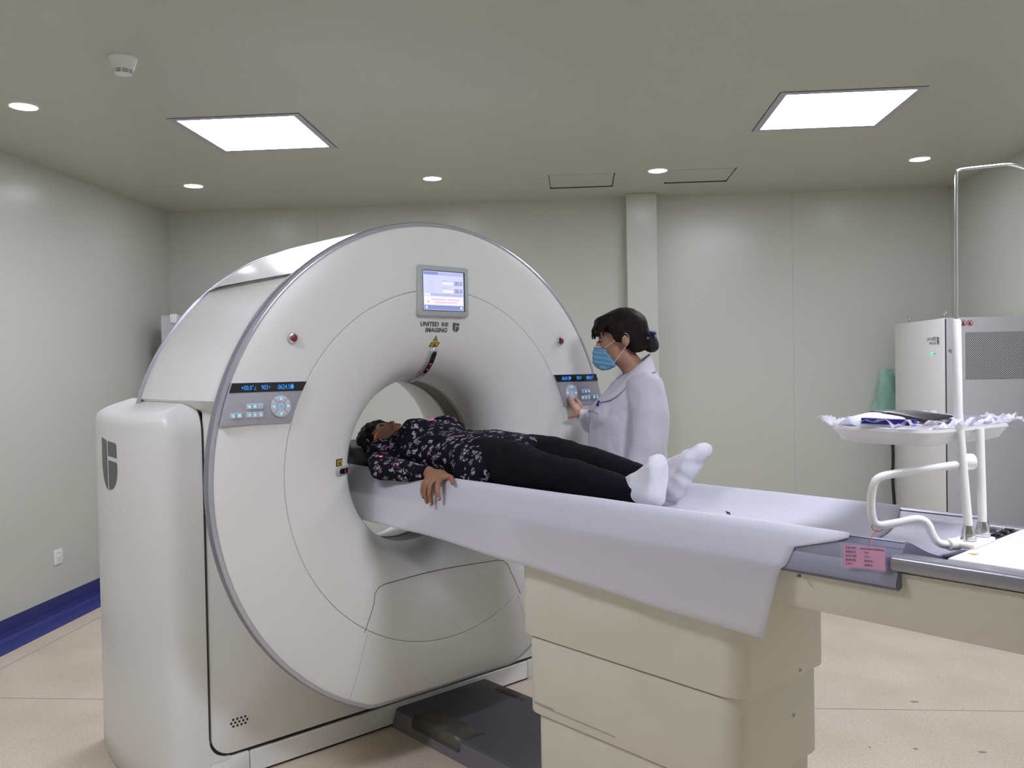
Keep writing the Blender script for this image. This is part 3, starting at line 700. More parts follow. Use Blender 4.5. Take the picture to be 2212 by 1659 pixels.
# control panels
def cpanel(s_):
    def ring_x(z, r): return math.sqrt(max(r*r-(z-CZ)**2, 0))
    zt, zm, zb = 1.377, 1.3465, 1.2445; YP = -.026
    def outline(z0, z1, ins=0):
        n = 6; inn = [(s_*(ring_x(z0+(z1-z0)*k/n, .655)+ins), z0+(z1-z0)*k/n) for k in range(n+1)]
        out = [(s_*(ring_x(z1+(z0-z1)*k/n, .8815)-ins), z1+(z0-z1)*k/n) for k in range(n+1)]
        return inn+out
    L = B(OFF); L.poly(outline(zb, zt), (YP, .004), 1, .002); p = L.out('control_panel', 'panel_grey', gan, label='grey key panel left of the bore' if s_ < 0 else 'grey key panel right of the bore')
    L = B(OFF); L.poly(outline(zm, zt-.001, -.0005), (YP-.0015, YP+.004), 1); L.out('display_strip', 'black_gloss', p, smooth=False)
    L = B(OFF); fn = lambda x0: (lambda x, y, e: (x0+x*.72, YP-.0022-e, 1.3535+y))
    for tx, x0 in ((('+00.0°∠', -.795), ('903÷', -.728), ('-0624.5◉', -.676)) if s_ < 0 else (('-0624.5▶', .606), ('903+', .698), ('◀00.0°', .756))):
        L.text(tx, .0215, fn(x0), .0003, thin=.0002)
    L.out('readout', 'led_blue', p, smooth=False)['kind'] = 'stuff'
    for (x, z) in ((.823, 1.2755), (.803, 1.2755), (.770, 1.302), (.7515, 1.302), (.733, 1.302), (.770, 1.2755), (.7515, 1.2755), (.733, 1.2755)):
        k = B(OFF).box((s_*x-.0088, YP-.005, z-.0085), (s_*x+.0088, YP+.002, z+.0085), .0012, 1).out('key', 'key', p)
        random.seed(int(x*1000+z*100)); w_ = random.uniform(.002, .0045)
        B(OFF).box((s_*x-w_, YP-.0056, z-.003), (s_*x+w_, YP-.0045, z+.003), .001, 1).out('key_symbol', random.choice(['led_cyan', 'led_blue', 'led_cyan']), p)
    cx_, cz_ = s_*.6635, 1.2985
    def wedge(a0, a1, r0, r1, g):
        n = 8; return [(cx_+r1*math.cos(R_(a0+(a1-a0)*k/n)), cz_+r1*math.sin(R_(a0+(a1-a0)*k/n))) for k in range(n+1)]+[(cx_+r0*math.cos(R_(a1-(a1-a0)*k/n)), cz_+r0*math.sin(R_(a1-(a1-a0)*k/n))) for k in range(n+1)]
    B(OFF).cyl((cx_, YP-.003, cz_), (cx_, YP+.002, cz_), .0355, seg=32).out('dial_base', 'lamp_frame', p)
    for a in (45, 135, 225, 315): B(OFF).poly(wedge(a+1.2, a+88.8, .0145, .0345, 0), (YP-.006, YP), 1, .0008).out('dial_key', 'key', p)
    B(OFF).cyl((cx_, YP-.006, cz_), (cx_, YP, cz_), .0135, seg=24).out('dial_key', 'key', p)
    for dx, dz, r_ in ((0, .0245, 90), (0, -.0245, -90), (-.0245, 0, 180), (.0245, 0, 0)):
        P = [(cx_+dx+.0055*math.cos(R_(r_+j)), cz_+dz+.0055*math.sin(R_(r_+j))) for j in (0, 125, 235)]
        B(OFF).poly(P, (YP-.0068, YP-.005), 1).out('key_symbol', 'led_cyan', p, smooth=False)
    B(OFF).box((cx_-.007, YP-.0068, cz_-.0022), (cx_+.007, YP-.005, cz_+.0022)).out('key_symbol', 'led_blue', p, smooth=False)
cpanel(-1); cpanel(1)
for s_ in (-1, 1):
    L = B(OFF); x, z = s_*.6115, 1.517; y = surf(math.hypot(x, z-CZ))
    L.cyl((x, y+.002, z), (x, y-.010, z), .0185, .0165, 28, .002); e = L.out('stop_button', 'chrome', gan)
    B(OFF).cyl((x, y-.004, z), (x, y-.013, z), .0125, .0115, 24, .002).out('red_cap', 'red_lens', e)

# ------------------------------------------------------------------ patient table (scanner frame)
TB = (0, -1.03, 0); tab = empty('patient_table', W(*TB), GA, 'cream pedestal patient table with grey top running into the scanner', 'patient table')
def ped(name, hx, y0, y1, z0, z1, r=.055):
    L = B(TB); L.poly(rrect(-hx, y0, hx, y1, r, 7), (z0, z1), 2, .005); return L.out(name, 'table_cream', tab, angle=50)
ped('upper_column', .208, -1.425, -.640, .606, .900); ped('middle_column', .200, -1.408, -.658, .372, .66); ped('lower_column', .190, -1.392, -.682, 0, .43)
L = B(TB)
for (z, hx, y0, y1) in ((.605, .2005, -1.4085, -.6575), (.371, .1905, -1.3925, -.6815)): L.poly(rrect(-hx, y0, hx, y1, .054, 7), (z-.0035, z+.004), 2)
L.out('column_joint', 'scuff', tab, smooth=False)
L = B(TB); L.box((-.2012, -1.02, .399), (-.1995, -.72, .402), rot=Matrix.Rotation(.01, 3, 'X')); L.box((-.2013, -.78, .402), (-.1995, -.70, .408)); L.out('scrape', 'joint', tab, smooth=False)
for (x, z) in ((.06, .62), (.055, .50), (.07, .33)): B(TB).cyl((x, -1.4265 if z > .6 else (-1.4095 if z > .37 else -1.3935), z), (x, -1.38, z), .005, seg=10).out('dent', 'joint', tab)
# beam under the top
bp_ = [(-.185, .862), (-.213, .868), (-.222, .885), (-.226, .925), (-.229, .94), (-.232, .985), (-.20, .986), (.20, .986), (.232, .985), (.229, .94), (.226, .925), (.222, .885), (.213, .868), (.185, .862)]
L = B(TB); rows = [[(x*k, y, .93+(z-.93)*k) for x, z in bp_] for y, k in ((-2.75, .9), (-2.72, 1), (-1.6, 1), (-.66, 1), (-.63, .93))]
L.grid(rows, closed=True)
def capf(t, row):
    t.faces.new([t.verts.new(p) for p in row])
L._new(lambda t: capf(t, rows[0])); L._new(lambda t: capf(t, rows[-1])); L.out('beam', 'table_cream', tab, angle=40)
for s_ in (-1, 1):
    L = B(TB); L.box((min(s_*.252, s_*.205), -2.74, .990), (max(s_*.252, s_*.205), -1.80, 1.022), .008, 3); L.out('side_rail', 'rail_metal', tab)
L = B(TB); L.box((-.207, -2.74, .985), (.207, -1.895, 1.024), .004, 2); L.out('end_plate', 'white_paint', tab)
B(TB).box((-.20, -1.897, .984), (.20, -1.75, .992)).out('gap_shade', 'black_soft', tab, smooth=False)  # dark sheet added over the beam top, stands in for shade in the gap
B(TB).box((.05, -1.893, .985), (.19, -1.872, 1.022), .004).out('drive_block', 'black_soft', tab)
for x in (.08, .12, .155): B(TB).box((x, -1.892, 1.004), (x+.022, -1.868, 1.028), .003).out('drive_clip', 'black_gloss', tab)
# cradle: shallow trough with raised rims and sloping skirts
HALF = [(0, .994), (.06, .996), (.11, 1.003), (.15, 1.016), (.176, 1.030), (.188, 1.0375), (.200, 1.042), (.212, 1.041), (.222, 1.033), (.2235, 1.029), (.226, 1.029), (.238, 1.003), (.250, .968), (.251, .957), (.246, .952), (.20, .962), (.12, .975), (0, .978)]
def cradle_y(x, base): return base
def trough(x):
    x = abs(x); 
    for (x0, z0), (x1, z1) in zip(HALF, HALF[1:8]):
        if x <= x1: return z0+(z1-z0)*(x-x0)/(x1-x0)
    return 1.042
sec = [(-x, z) for x, z in HALF[::-1]]+HALF[1:]
L = B(TB); rows = []
for y in (-1.818, -1.80, -1.5, -1.0, -.5, 0, .40, .44):
    row = []
    for x, z in sec:
        yy = y
        if y < -1.7: yy = y-.045*max(0, 1-(abs(x)/.20)**2)     # the foot end bows outwards in an arch
        k = .96 if y > .42 else 1
        row.append((x*k, yy, z))
    rows.append(row)
L.grid(rows, closed=True); L._new(lambda t: capf(t, rows[0])); L._new(lambda t: capf(t, rows[-1]))
crd = L.out('cradle', 'cradle_grey', tab, angle=30)
L = B(TB); rows = []                       # edge highlight painted as a pale strip, and groove along the rim
for s_ in (-1, 1):
    L = B(TB); L.grid([[(s_*.190, y, 1.0395), (s_*.200, y, 1.0435), (s_*.211, y, 1.0425)] for y in (-1.815, .42)]); L.out('rim_highlight', 'cradle_light', tab)
    L = B(TB); L.grid([[(s_*.2405, y, .9985), (s_*.2525, y, .966), (s_*.2525, y, .959)] for y in (-1.816, .42)]); L.out('skirt_strip', 'cradle_light', tab)
L = B(TB); rows = []                       # lilac pad showing beyond the paper
for i in range(13):
    y = -1.815+i*.038; rows.append([(x, y-.045*max(0, 1-(abs(x)/.20)**2)*(1 if i == 0 else .5), trough(x)+.0020) for x in [(-.185+.37*k/16) for k in range(17)]])
L.grid(rows); pd = L.out('foot_pad', 'pad_lilac', tab); pd.modifiers.new('s', 'SOLIDIFY').thickness = .003
L = B(TB); L.poly([(-.150, -1.925), (-.128, -1.925), (-.139, -1.908)], (1.0238, 1.0245), 2); L.out('warning_sticker', 'orange_yellow', tab, smooth=False)
B(TB).box((-.2515, -1.607, .944), (-.2445, -1.600, .950), .001).out('chip_mark', 'print_grey', tab)

# table paper: follows the trough, folds over the near skirt and hangs down
PB = (0, -.6, 1.0)
pap = []
def yedge(s):                              # foot-end cut of the sheet, by arc position
    K = [(0, -1.60), (.10, -1.615), (.30, -1.665), (.44, -1.705), (.475, -1.70), (.50, -1.592), (.56, -1.565), (.60, -1.555), (.80, -1.52)]
    for (a, ya), (b_, yb) in zip(K, K[1:]):
        if s <= b_: return ya+(yb-ya)*(s-a)/(b_-a)
    return K[-1][1]
def zlow(y):
    K = [(-1.6, .790), (-1.18, .808), (-.69, .833), (-.40, .850), (-.25, .856), (-.10, .855), (.18, .862), (.5, .865)]
    if y <= K[0][0]: return K[0][1]
    for (a, za), (b_, zb) in zip(K, K[1:]):
        if y <= b_: return za+(zb-za)*(y-a)/(b_-a)
    return K[-1][1]
top_pts = [(.262, .93), (.256, .965), (.240, 1.008), (.226, 1.037), (.212, 1.046), (.200, 1.0465)]+[(x, None) for x in (.18, .15, .11, .06, 0, -.06, -.11, -.15, -.18)]+[(-.200, 1.0465), (-.212, 1.0465), (-.222, 1.040), (-.229, 1.030), (-.240, 1.006), (-.2545, .968), (-.2575, .957)]
nh = 9; ns = len(top_pts)+nh
rows = []
NY = 84
for i in range(NY+1):
    f = i/NY; row = []
    for j in range(ns):
        s = j/(ns-1)*.80; ye = yedge(s); y = .44+(ye-.44)*f
        if j < len(top_pts):
            x, z = top_pts[j]
            if z is None: z = trough(x)+.0055
            z += .0012*noise.noise(Vector((x*9, y*5, 3)))
        else:
            k = (j-len(top_pts)+1)/nh; zl = zlow(y); z = .957+(zl-.957)*k
            x = -.2580-.004*k+.006*k*noise.noise(Vector((0, y*6, 1)))-.003*k*math.sin(y*9)
        row.append((x, y, z))
    rows.append(row)
L = B(PB); L.grid(rows)
pp = L.out('table_paper', 'nonwoven', None, angle=24); pp.location = W(*PB); pp.rotation_euler = (0, 0, GA)
md = pp.modifiers.new('s', 'SOLIDIFY'); md.thickness = .0006; md.offset = 1
tag(pp, 'long white non-woven sheet spread over the patient table and hanging down its near side', 'table sheet')
t = tag(B((.04, -1.231, 1.006)).tube([(.032, -1.240, 1.007), (.040, -1.231, 1.009), (.046, -1.221, 1.008), (.050, -1.213, 1.011)], [.001, .0022, .002, .0008], 6).out('lint', 'lint_dark'), 'tiny dark fleck of lint on the white sheet, right of the feet', 'lint')
t.location = W(.04, -1.231, 1.002); t.rotation_euler = (0, 0, GA)

# headrest cushion
HB = (0, .53, 1.0)
t = empty('headrest', W(*HB), GA, 'black padded headrest under the patient\'s head, inside the bore', 'headrest')
L = B(HB); L.hull([((-.10, .60, 1.03), .03), ((.10, .60, 1.03), .03), ((-.105, .40, 1.025), .025), ((.105, .40, 1.025), .025), ((-.07, .63, 1.09), .014), ((.07, .63, 1.09), .014), ((-.115, .60, 1.10), .016), ((.115, .60, 1.10), .016), ((-.115, .43, 1.085), .016), ((.115, .43, 1.085), .016)]); L.out('cushion', 'black_soft', t)
L = B(HB); L.box((-.136, .44, 1.060), (-.128, .62, 1.112), .004, 2); L.out('side_wing', 'charcoal', t)
L = B(HB); L.box((.128, .44, 1.060), (.136, .62, 1.112), .004, 2); L.out('side_wing', 'charcoal', t)
L = B(HB); L.box((-.1372, .535, 1.078), (-.1358, .565, 1.090)); L.out('cloth_label', 'joint', t, smooth=False)

# grey floor plate with tape
FB = (.175, -.2, 0); t = empty('floor_plate', W(*FB), GA, 'dark grey cable cover plate on the floor between scanner and table base', 'floor cover')
L = B(FB); L.poly([(-.073, 0), (-.052, .062), (-.044, .070), (.405, .070), (.413, .062), (.43, 0)], (-.665, .268), 1, .0); L.out('plate', ['plate_grey', 'plate_side'], t, smooth=False)
pm = t.children[-1].data
for f in pm.polygons:
    if abs(f.normal.z) < .6: f.material_index = 1
def tape(y0, y1, xin, side_):
    L = B(FB); e = .0014
    if side_ < 0: P = [(xin, .0708), (-.043, .0708), (-.052-e, .0615), (-.063-e, .030)]
    else: P = [(xin, .0708), (.404, .0708), (.414+e, .0615), (.422+e, .035)]
    rows = [[(x, y+.01*math.sin(i*2+n_), z+e*.5) for n_, (x, z) in enumerate(P)] for i, y in enumerate((y0, (y0*2+y1)/3, (y0+2*y1)/3, y1))]
    L.grid(rows); o = L.out('tape_piece', 'tape_brown', t); o.modifiers.new('s', 'SOLIDIFY').thickness = .0008
tape(.145, -.155, .05, -1); tape(.145, -.03, .355, 1)
B(FB).cyl((.193, .213, .070), (.193, .213, .0712), .009, seg=16).out('screw', 'steel', t)

# ------------------------------------------------------------------ drip pole and tray stand on the table end
SB = (-.02, -1.885, 1.024); st = empty('tray_stand', W(*SB), GA, 'white tubular stand with tray and chrome drip rod on the table end', 'stand')
for (x, y, nm) in ((-.061, -1.880, 'clamp'), (.004, -1.884, 'clamp')):
    L = B(SB); L.cyl((x, y, 1.024), (x, y, 1.028), .019, seg=24); L.cyl((x, y, 1.028), (x, y, 1.052), .0135, seg=20, bev=.001); L.cyl((x, y, 1.052), (x, y, 1.066), .0135, .0095, 20); L.cyl((x, y, 1.036), (x, y, 1.040), .0152, seg=20); L.out('clamp', 'chrome', st)
B(SB).tube([(-.061, -1.880, 1.062), (-.061, -1.862, 1.30), (-.061, -1.860, 1.488), (-.061, -1.860, 1.4925)], [.0088, .0088, .0088, .006], 20).out('lower_pole', 'white_paint', st)
L = B(SB); L.tube([(-.061, -1.860, 1.49), (-.062, -1.861, 1.65), (-.061, -1.862, 1.785), (-.058, -1.862, 1.800), (-.045, -1.870, 1.803), (.005, -1.912, 1.809), (.030, -1.934, 1.812), (.050, -1.948, 1.806), (.095, -1.975, 1.790), (.12, -1.99, 1.789), (.16, -2.015, 1.800)], .0033, 10, smooth=2); L.out('drip_rod', 'chrome', st)
B(SB).tube([(.004, -1.884, 1.062), (.004, -1.880, 1.262)], .0088, 20).out('rear_pole', 'white_paint', st)
L = B(SB); L.tube([(-.055, -1.868, 1.192), (-.09, -1.84, 1.186), (-.165, -1.782, 1.176), (-.196, -1.758, 1.170), (-.203, -1.748, 1.155), (-.203, -1.742, 1.115), (-.200, -1.744, 1.078), (-.192, -1.752, 1.066), (-.165, -1.782, 1.073), (-.137, -1.812, 1.083), (-.125, -1.826, 1.072), (-.122, -1.832, 1.048), (-.115, -1.842, 1.030), (-.098, -1.860, 1.028), (-.07, -1.875, 1.028)], .0085, 14, smooth=2); L.out('bent_handle', 'white_paint', st)
L = B(SB); L.box((-.095, -1.905, 1.022), (.02, -1.845, 1.034), .004, 2); L.cyl((-.105, -1.857, 1.029), (-.08, -1.868, 1.029), .0125, seg=18, bev=.003); L.out('bracket', 'white_paint', st)
B(SB).cyl((-.052, -1.862, 1.195), (-.030, -1.880, 1.195), .017, seg=24, bev=.004).out('pivot_disc', 'white_paint', st)
# tray
TA = R_(-8); tdir = Vector((math.cos(TA), math.sin(TA), 0)); tnor = Vector((-math.sin(TA), math.cos(TA), 0)); T0 = Vector((-.165, -1.845, 0))
def tp(u, v_, z): p = T0+tdir*u+tnor*v_; return (p.x, p.y, z)
TW, TL = .34, .24; TZ = 1.256
def rring(ins, z, r):
    return [tp(x, y, z) for x, y in rrect(ins, ins, TW-ins, TL-ins, r, 5)]
L = B(SB); L.grid([rring(.03, TZ-.026, .03), rring(.012, TZ-.020, .04), rring(.004, TZ-.006, .045), rring(0, TZ, .045), rring(-.004, TZ+.004, .048), rring(-.002, TZ+.009, .048), rring(.008, TZ+.009, .04), rring(.012, TZ-.002, .04), rring(.02, TZ-.006, .035)], closed=True)
L._new(lambda t_: capf(t_, rring(.03, TZ-.026, .03))); L._new(lambda t_: capf(t_, rring(.02, TZ-.006, .035))); L.out('tray', 'white_paint', st, angle=60)
# plastic wrap and what lies on the tray
def on_tray(name, m, label, cat, fn, base=(.17, .12)):
    bb = Vector(tp(base[0], base[1], TZ+.006)); L = B(bb); fn(L); o = L.out(name, m, None); o.location = W(*bb); o.rotation_euler = (0, 0, GA); return tag(o, label, cat)
def film(L):
    random.seed(3); rows = []
    for i in range(45):
        row = []
        for j in range(33):
            u, v_ = -.018+(TW+.034)*i/44, -.018+(TL+.036)*j/32
            e = max(0, .02-min(u+.02, TW+.02-u, v_+.016, TL+.02-v_)); nzv = noise.noise(Vector((u*38, v_*38, 2)))+.6*noise.noise(Vector((u*90, v_*90, 5)))
            z = TZ+.013+.0075*nzv+(.010 if e > 0 else 0)*(1+nzv)-.9*max(0, e-.026)
            row.append(tp(u+.006*nzv, v_+.006*noise.noise(Vector((v_*50, u*50, 9))), max(z, TZ+.0105)))
        rows.append(row)
    L.grid(rows)
o = on_tray('plastic_wrap', 'clear_film', 'crumpled clear plastic sheet covering the tray', 'plastic sheet', film); o.modifiers.new('s', 'SOLIDIFY').thickness = .0006
on_tray('flat_box', 'box_blue', 'flat dark blue box at the front edge of the tray', 'box', lambda L: L.hull([(tp(a, b_, z), .0012) for a in (-.004, .008) for b_ in (.03, .148) for z in (TZ+.020, TZ+.030)], 1))
on_tray('folded_cloth', 'cloth_white', 'white folded cloth heaped on the left of the tray', 'cloth', lambda L: L.hull([(tp(.035, .20, TZ+.018), (.02, .03, .010)), (tp(.075, .17, TZ+.030), (.02, .03, .009)), (tp(.06, .12, TZ+.026), (.02, .03, .008)), (tp(.12, .13, TZ+.022), (.02, .03, .007)), (tp(.03, .10, TZ+.016), (.015, .03, .006))], 3))
on_tray('black_film_bag', 'film_black', 'black film bag lying on the tray behind the blue box', 'bag', lambda L: L.hull([(tp(.14, .20, TZ+.036), (.02, .02, .005)), (tp(.19, .15, TZ+.034), (.02, .02, .005)), (tp(.16, .06, TZ+.030), (.01, .02, .004)), (tp(.08, .05, TZ+.024), (.01, .012, .004)), (tp(.09, .14, TZ+.038), (.02, .02, .004))], 3))
on_tray('grey_pouch', 'pouch_grey', 'grey plastic pouch on the right half of the tray', 'pouch', lambda L: L.hull([(tp(.16, .015, TZ+.018), (.012, .012, .005)), (tp(.30, .03, TZ+.018), (.012, .012, .005)), (tp(.22, .08, TZ+.026), (.02, .02, .006)), (tp(.28, .12, TZ+.022), (.02, .02, .006))], 3))
# pink tag on a red string
GB = (-.262, -1.757, 1.0); t = empty('equipment_tag', W(*GB), GA, 'pink equipment tag in a clear sleeve hanging from the bent tube by red string', 'tag')
def tg(u, v_, e=0): return (-.2585-e+.003*math.sin(u*3), -1.711-.086*u, .9865+.044*v_+.008*u*0+.006*(u)*1.0)
L = B(GB); L.grid([[tg(u, v_, .001) for v_ in (0, .3, .6, .85, 1)] for u in (0, .25, .5, .75, 1)]); o = L.out('card', 'tag_pink', t, smooth=False); o.modifiers.new('s', 'SOLIDIFY').thickness = .0006
L = B(GB); L.grid([[tg(u, v_, .003) for v_ in (-.08, .5, 1.15)] for u in (-.08, .5, 1.05)]); o = L.out('sleeve', 'tag_sleeve', t, smooth=False); o.modifiers.new('s', 'SOLIDIFY').thickness = .0004
L = B(GB)
for k, (a, b_) in enumerate((('设备名称:', 'X射线计算机体层摄影设备'), ('规格型号:', '510'), ('启用日期:', '2017'), ('使用科室:', '放射科'), ('负责人:', '放射科'))):
    for tx, u0, sz in ((a, .05, .0054), (b_, .40 if k == 0 else .50, .0044 if k == 0 else .0060)):
        L.text(tx, sz, lambda x, y, e, u0=u0, k=k: tg(u0+x/.086, .86-.19*k+y/.044, .0022+e), .0001)
L.out('writing', 'tag_ink', t, smooth=False)
B(GB).tube([(-.195, -1.752, 1.058), (-.212, -1.751, 1.052), (-.235, -1.757, 1.042), (-.258, -1.766, 1.030)], .0009, 6).out('string', 'string_red', t)
B(GB).tube([(-.193+.0125*math.cos(R_(k*40))*.7, -1.752-.0125*math.cos(R_(k*40))*.75, 1.067+.0125*math.sin(R_(k*40))) for k in range(10)], .0008, 6).out('string_loop', 'string_red', t)

# ------------------------------------------------------------------ cabinets, bag, cable at the back
cb = empty('power_cabinet', (2.87, 2.4, 0), 0, 'tall white equipment cabinet with perforated door in the right corner', 'cabinet')
o3 = (2.87, 2.4, 0)
B(o3).box((2.635, 2.022, .03), (3.105, 2.80, 1.655), .006, 2).out('body', 'cabinet_white', cb)
B(o3).box((2.645, 2.012, .03), (3.105, 2.024, 1.650)).out('door_gap', 'dark_gap', cb, smooth=False)
B(o3).box((2.647, 1.995, .03), (3.105, 2.014, 1.655), .004, 2).out('door', 'cabinet_grey', cb)
B(o3).box((2.747, 1.993, 1.296), (3.09, 1.996, 1.568)).out('grille', 'perforated', cb, smooth=False)
B(o3).box((2.66, 2.04, 0), (3.09, 2.78, .03)).out('plinth', 'dark_gap', cb, smooth=False)
B(o3).cyl((2.660, 1.996, 1.465), (2.660, 1.988, 1.465), .008, seg=16).out('lock', 'steel', cb)
L = B(o3)
L.text('UNITED联影', .026, lambda x, y, e: (2.6345-e, 2.262-x, 1.528+y), .0003); L.text('IMAGING', .026, lambda x, y, e: (2.6345-e, 2.222-x, 1.503+y), .0003)
L.out('maker_name', 'emblem_grey', cb, smooth=False)
L = B(o3); shield(L, 0, 1.500, .030, .048, lambda u, z, e: (2.6343-e, 2.108-u, z)); L.out('maker_emblem', 'emblem_grey', cb, smooth=False)
B(o3).cyl((2.636, 2.186, 1.449), (2.629, 2.186, 1.449), .011, seg=20).out('status_lamp', 'led_green', cb)
L = B(o3); L.text('ON/OFF', .012, lambda x, y, e: (2.6345-e, 2.166-x, 1.444+y), .0002); L.out('lamp_caption', 'joint', cb, smooth=False)
for x in (2.700, 2.737, 2.773):
    sg = B(o3); sg.mi = 0; sg.lathe([(1.9945, .0145), (1.9935, .0148), (1.9935, .0172), (1.9945, .0175)], 1.622, n=28).warp(lambda c, x=x: (c.x+x, c.y, c.z))
    sg.mi = 1; sg.sph((x-.001, 1.994, 1.623), (.006, .0008, .008), 2); sg.box((x-.010, 1.9935, 1.612), (x+.008, 1.9948, 1.616))
    sg.mi = 0; sg.box((x-.0155, 1.9928, 1.6207), (x+.0155, 1.9938, 1.6233), rot=Matrix.Rotation(R_(45), 3, 'Y'))
    sg.out('prohibition_sign', ['red_print', 'black_print'], cb, smooth=False)
for p in ((2.66, 2.62, 1.655), (2.66, 2.05, 1.655)):
    L = B(o3); L.cyl(p, (p[0], p[1], p[2]+.012), .008, seg=12); L.tube([(p[0], p[1]+.014*math.cos(R_(k*36)), p[2]+.024+.014*math.sin(R_(k*36))) for k in range(11)], .0035, 8); L.out('lifting_eye', 'steel', cb)
# green bag hung on the back wall, partly behind the cabinet
bg0 = (2.66, 3.03, .95); L = B(bg0); rows = []
for i in range(17):
    z = .98+.375*i/16; k = math.sin(R_(min(180, 20+i*9.0)))**.5; ww = (.105-.062*(i/16)**1.3)*(.9+.1*k); row = []
    for j in range(24):
        a = j*2*math.pi/24; rr_ = 1+.16*noise.noise(Vector((math.cos(a)*2, math.sin(a)*2, z*9)))+.07*math.sin(a*5+z*22)
        row.append((2.665+math.cos(a)*ww*rr_, 3.045+math.sin(a)*.048*rr_*(.35 if i > 14 else 1), z))
    rows.append(row)
L.grid(rows, closed=True); L._new(lambda t_: capf(t_, rows[0])); L._new(lambda t_: capf(t_, rows[-1]))
bg = L.out('hanging_bag', 'bag_green'); bg.location = bg0; tag(bg, 'pale green plastic bag hanging behind the left side of the tall cabinet', 'bag')
L = B((2.63, 2.83, .0)); L.tube([(2.628, 2.815, .93), (2.622, 2.82, .85), (2.626, 2.82, .75), (2.618, 2.82, .62), (2.630, 2.82, .45), (2.64, 2.83, .25), (2.65, 2.84, .0)], .010, 10, smooth=2); L.box((2.612, 2.802, .855), (2.640, 2.835, .925), .003)
o = L.out('power_cable', 'black_soft'); o.location = (2.63, 2.83, 0); tag(o, 'black power cable with plug running down the back of the tall cabinet', 'cable')
# white cabinet in the far left corner behind the gantry
t = empty('corner_cabinet', (-2.30, 2.78, 0), 0, 'white cabinet in the far left corner, seen behind the scanner', 'cabinet')
o3 = (-2.30, 2.78, 0)
B(o3).poly([(-2.455, 2.74), (-2.365, 2.58), (-2.15, 2.58), (-2.15, 2.98), (-2.40, 2.98)], (.04, 1.815), 2, .006).out('body', 'cabinet_grey', t)
B(o3).poly([(-2.458, 2.742), (-2.367, 2.577), (-2.360, 2.600), (-2.44, 2.76)], (.04, 1.818), 2, .002).out('side_panel', 'cabinet_white', t)
B(o3).box((-2.31, 2.57, 1.76), (-2.26, 2.60, 1.825), .008, 2).out('corner_cap', 'white_paint', t)
B(o3).poly([(-2.44, 2.75), (-2.36, 2.61), (-2.17, 2.61), (-2.17, 2.96), (-2.39, 2.96)], (0, .04), 2).out('plinth', 'dark_gap', t, smooth=False)

# ------------------------------------------------------------------ patient (scanner frame), lying on her back
PA = (0, -.35, 1.0)
body = B(PA)
body.sph((0, .395, 1.112), (.075, .098, .082), 3)
body.hull([((0, .355, 1.135), (.058, .06, .055)), ((0, .285, 1.150), (.028, .020, .022)), ((0, .30, 1.120), (.050, .03, .04))], 3)     # jaw and face
body.hull([((0, .350, 1.189), (.008, .010, .006)), ((0, .333, 1.197), (.014, .009, .008)), ((0, .370, 1.184), (.007, .008, .006))], 2)     # nose
body.hull([((-.018, .301, 1.185), (.006, .006, .006)), ((.018, .301, 1.185), (.006, .006, .006))], 2)
body.hull([((-.026, .385, 1.180), (.012, .010, .009)), ((.026, .385, 1.180), (.012, .010, .009))], 2)                                       # brow
for s_ in (-1, 1):
    body.hull([((s_*.077, .385, 1.115), (.006, .012, .020)), ((s_*.083, .392, 1.112), (.005, .018, .026))], 2)                             # ear
body.chain([((0, .30, 1.095), (.050, .03, .046)), ((0, .235, 1.090), (.052, .03, .046))])
body.chain([((0, .21, 1.085), (.12, .05, .052)), ((0, .10, 1.105), (.14, .09, .082)), ((0, -.06, 1.100), (.130, .08, .075)), ((0, -.20, 1.100), (.135, .08, .078)), ((0, -.36, 1.100), (.150, .08, .078))])
def limb_near(g):
    body.chain([((-.150, .190, 1.095), .040), ((-.258, .010, 1.060), .031), ((-.207, -.20, 1.053), .024)])
limb_near(0)
body.chain([((.150, .190, 1.095), .040), ((.232, .0, 1.060), .031), ((.205, -.190, 1.052), .024)])
# near hand: palm across the rim, fingers draped over the edge
HD = -.026
def hd(p): return (p[0], p[1]+HD, p[2])
body.hull([(hd((-.205, -.180, 1.056)), (.021, .017, .015)), (hd((-.226, -.200, 1.055)), (.015, .015, .012)), (hd((-.244, -.224, 1.047)), (.011, .012, .010)), (hd((-.242, -.270, 1.047)), (.011, .012, .010)), (hd((-.220, -.290, 1.051)), (.011, .012, .010)), (hd((-.202, -.240, 1.056)), (.016, .018, .014))], 3)
FN = [[hd(p) for p in q_] for q_ in (  # base, knuckle, joint, tip  (little, ring, middle, index)
 [(-.243, -.220, 1.046), (-.264, -.219, 1.030), (-.272, -.221, 1.004), (-.271, -.225, .985)],
 [(-.247, -.240, 1.047), (-.270, -.242, 1.029), (-.278, -.246, .998), (-.275, -.250, .970)],
 [(-.247, -.261, 1.047), (-.271, -.266, 1.030), (-.279, -.272, .998), (-.275, -.277, .968)],
 [(-.240, -.282, 1.047), (-.264, -.297, 1.036), (-.276, -.311, 1.012), (-.275, -.318, .988)])]
for F_ in FN: body.chain([(F_[0], .0106), (F_[1], .0100), (F_[2], .0088), (F_[3], .0076)])
body.chain([(hd((-.208, -.268, 1.051)), .013), (hd((-.216, -.304, 1.051)), .0105), (hd((-.232, -.333, 1.046)), .0092), (hd((-.244, -.352, 1.039)), .0076)])
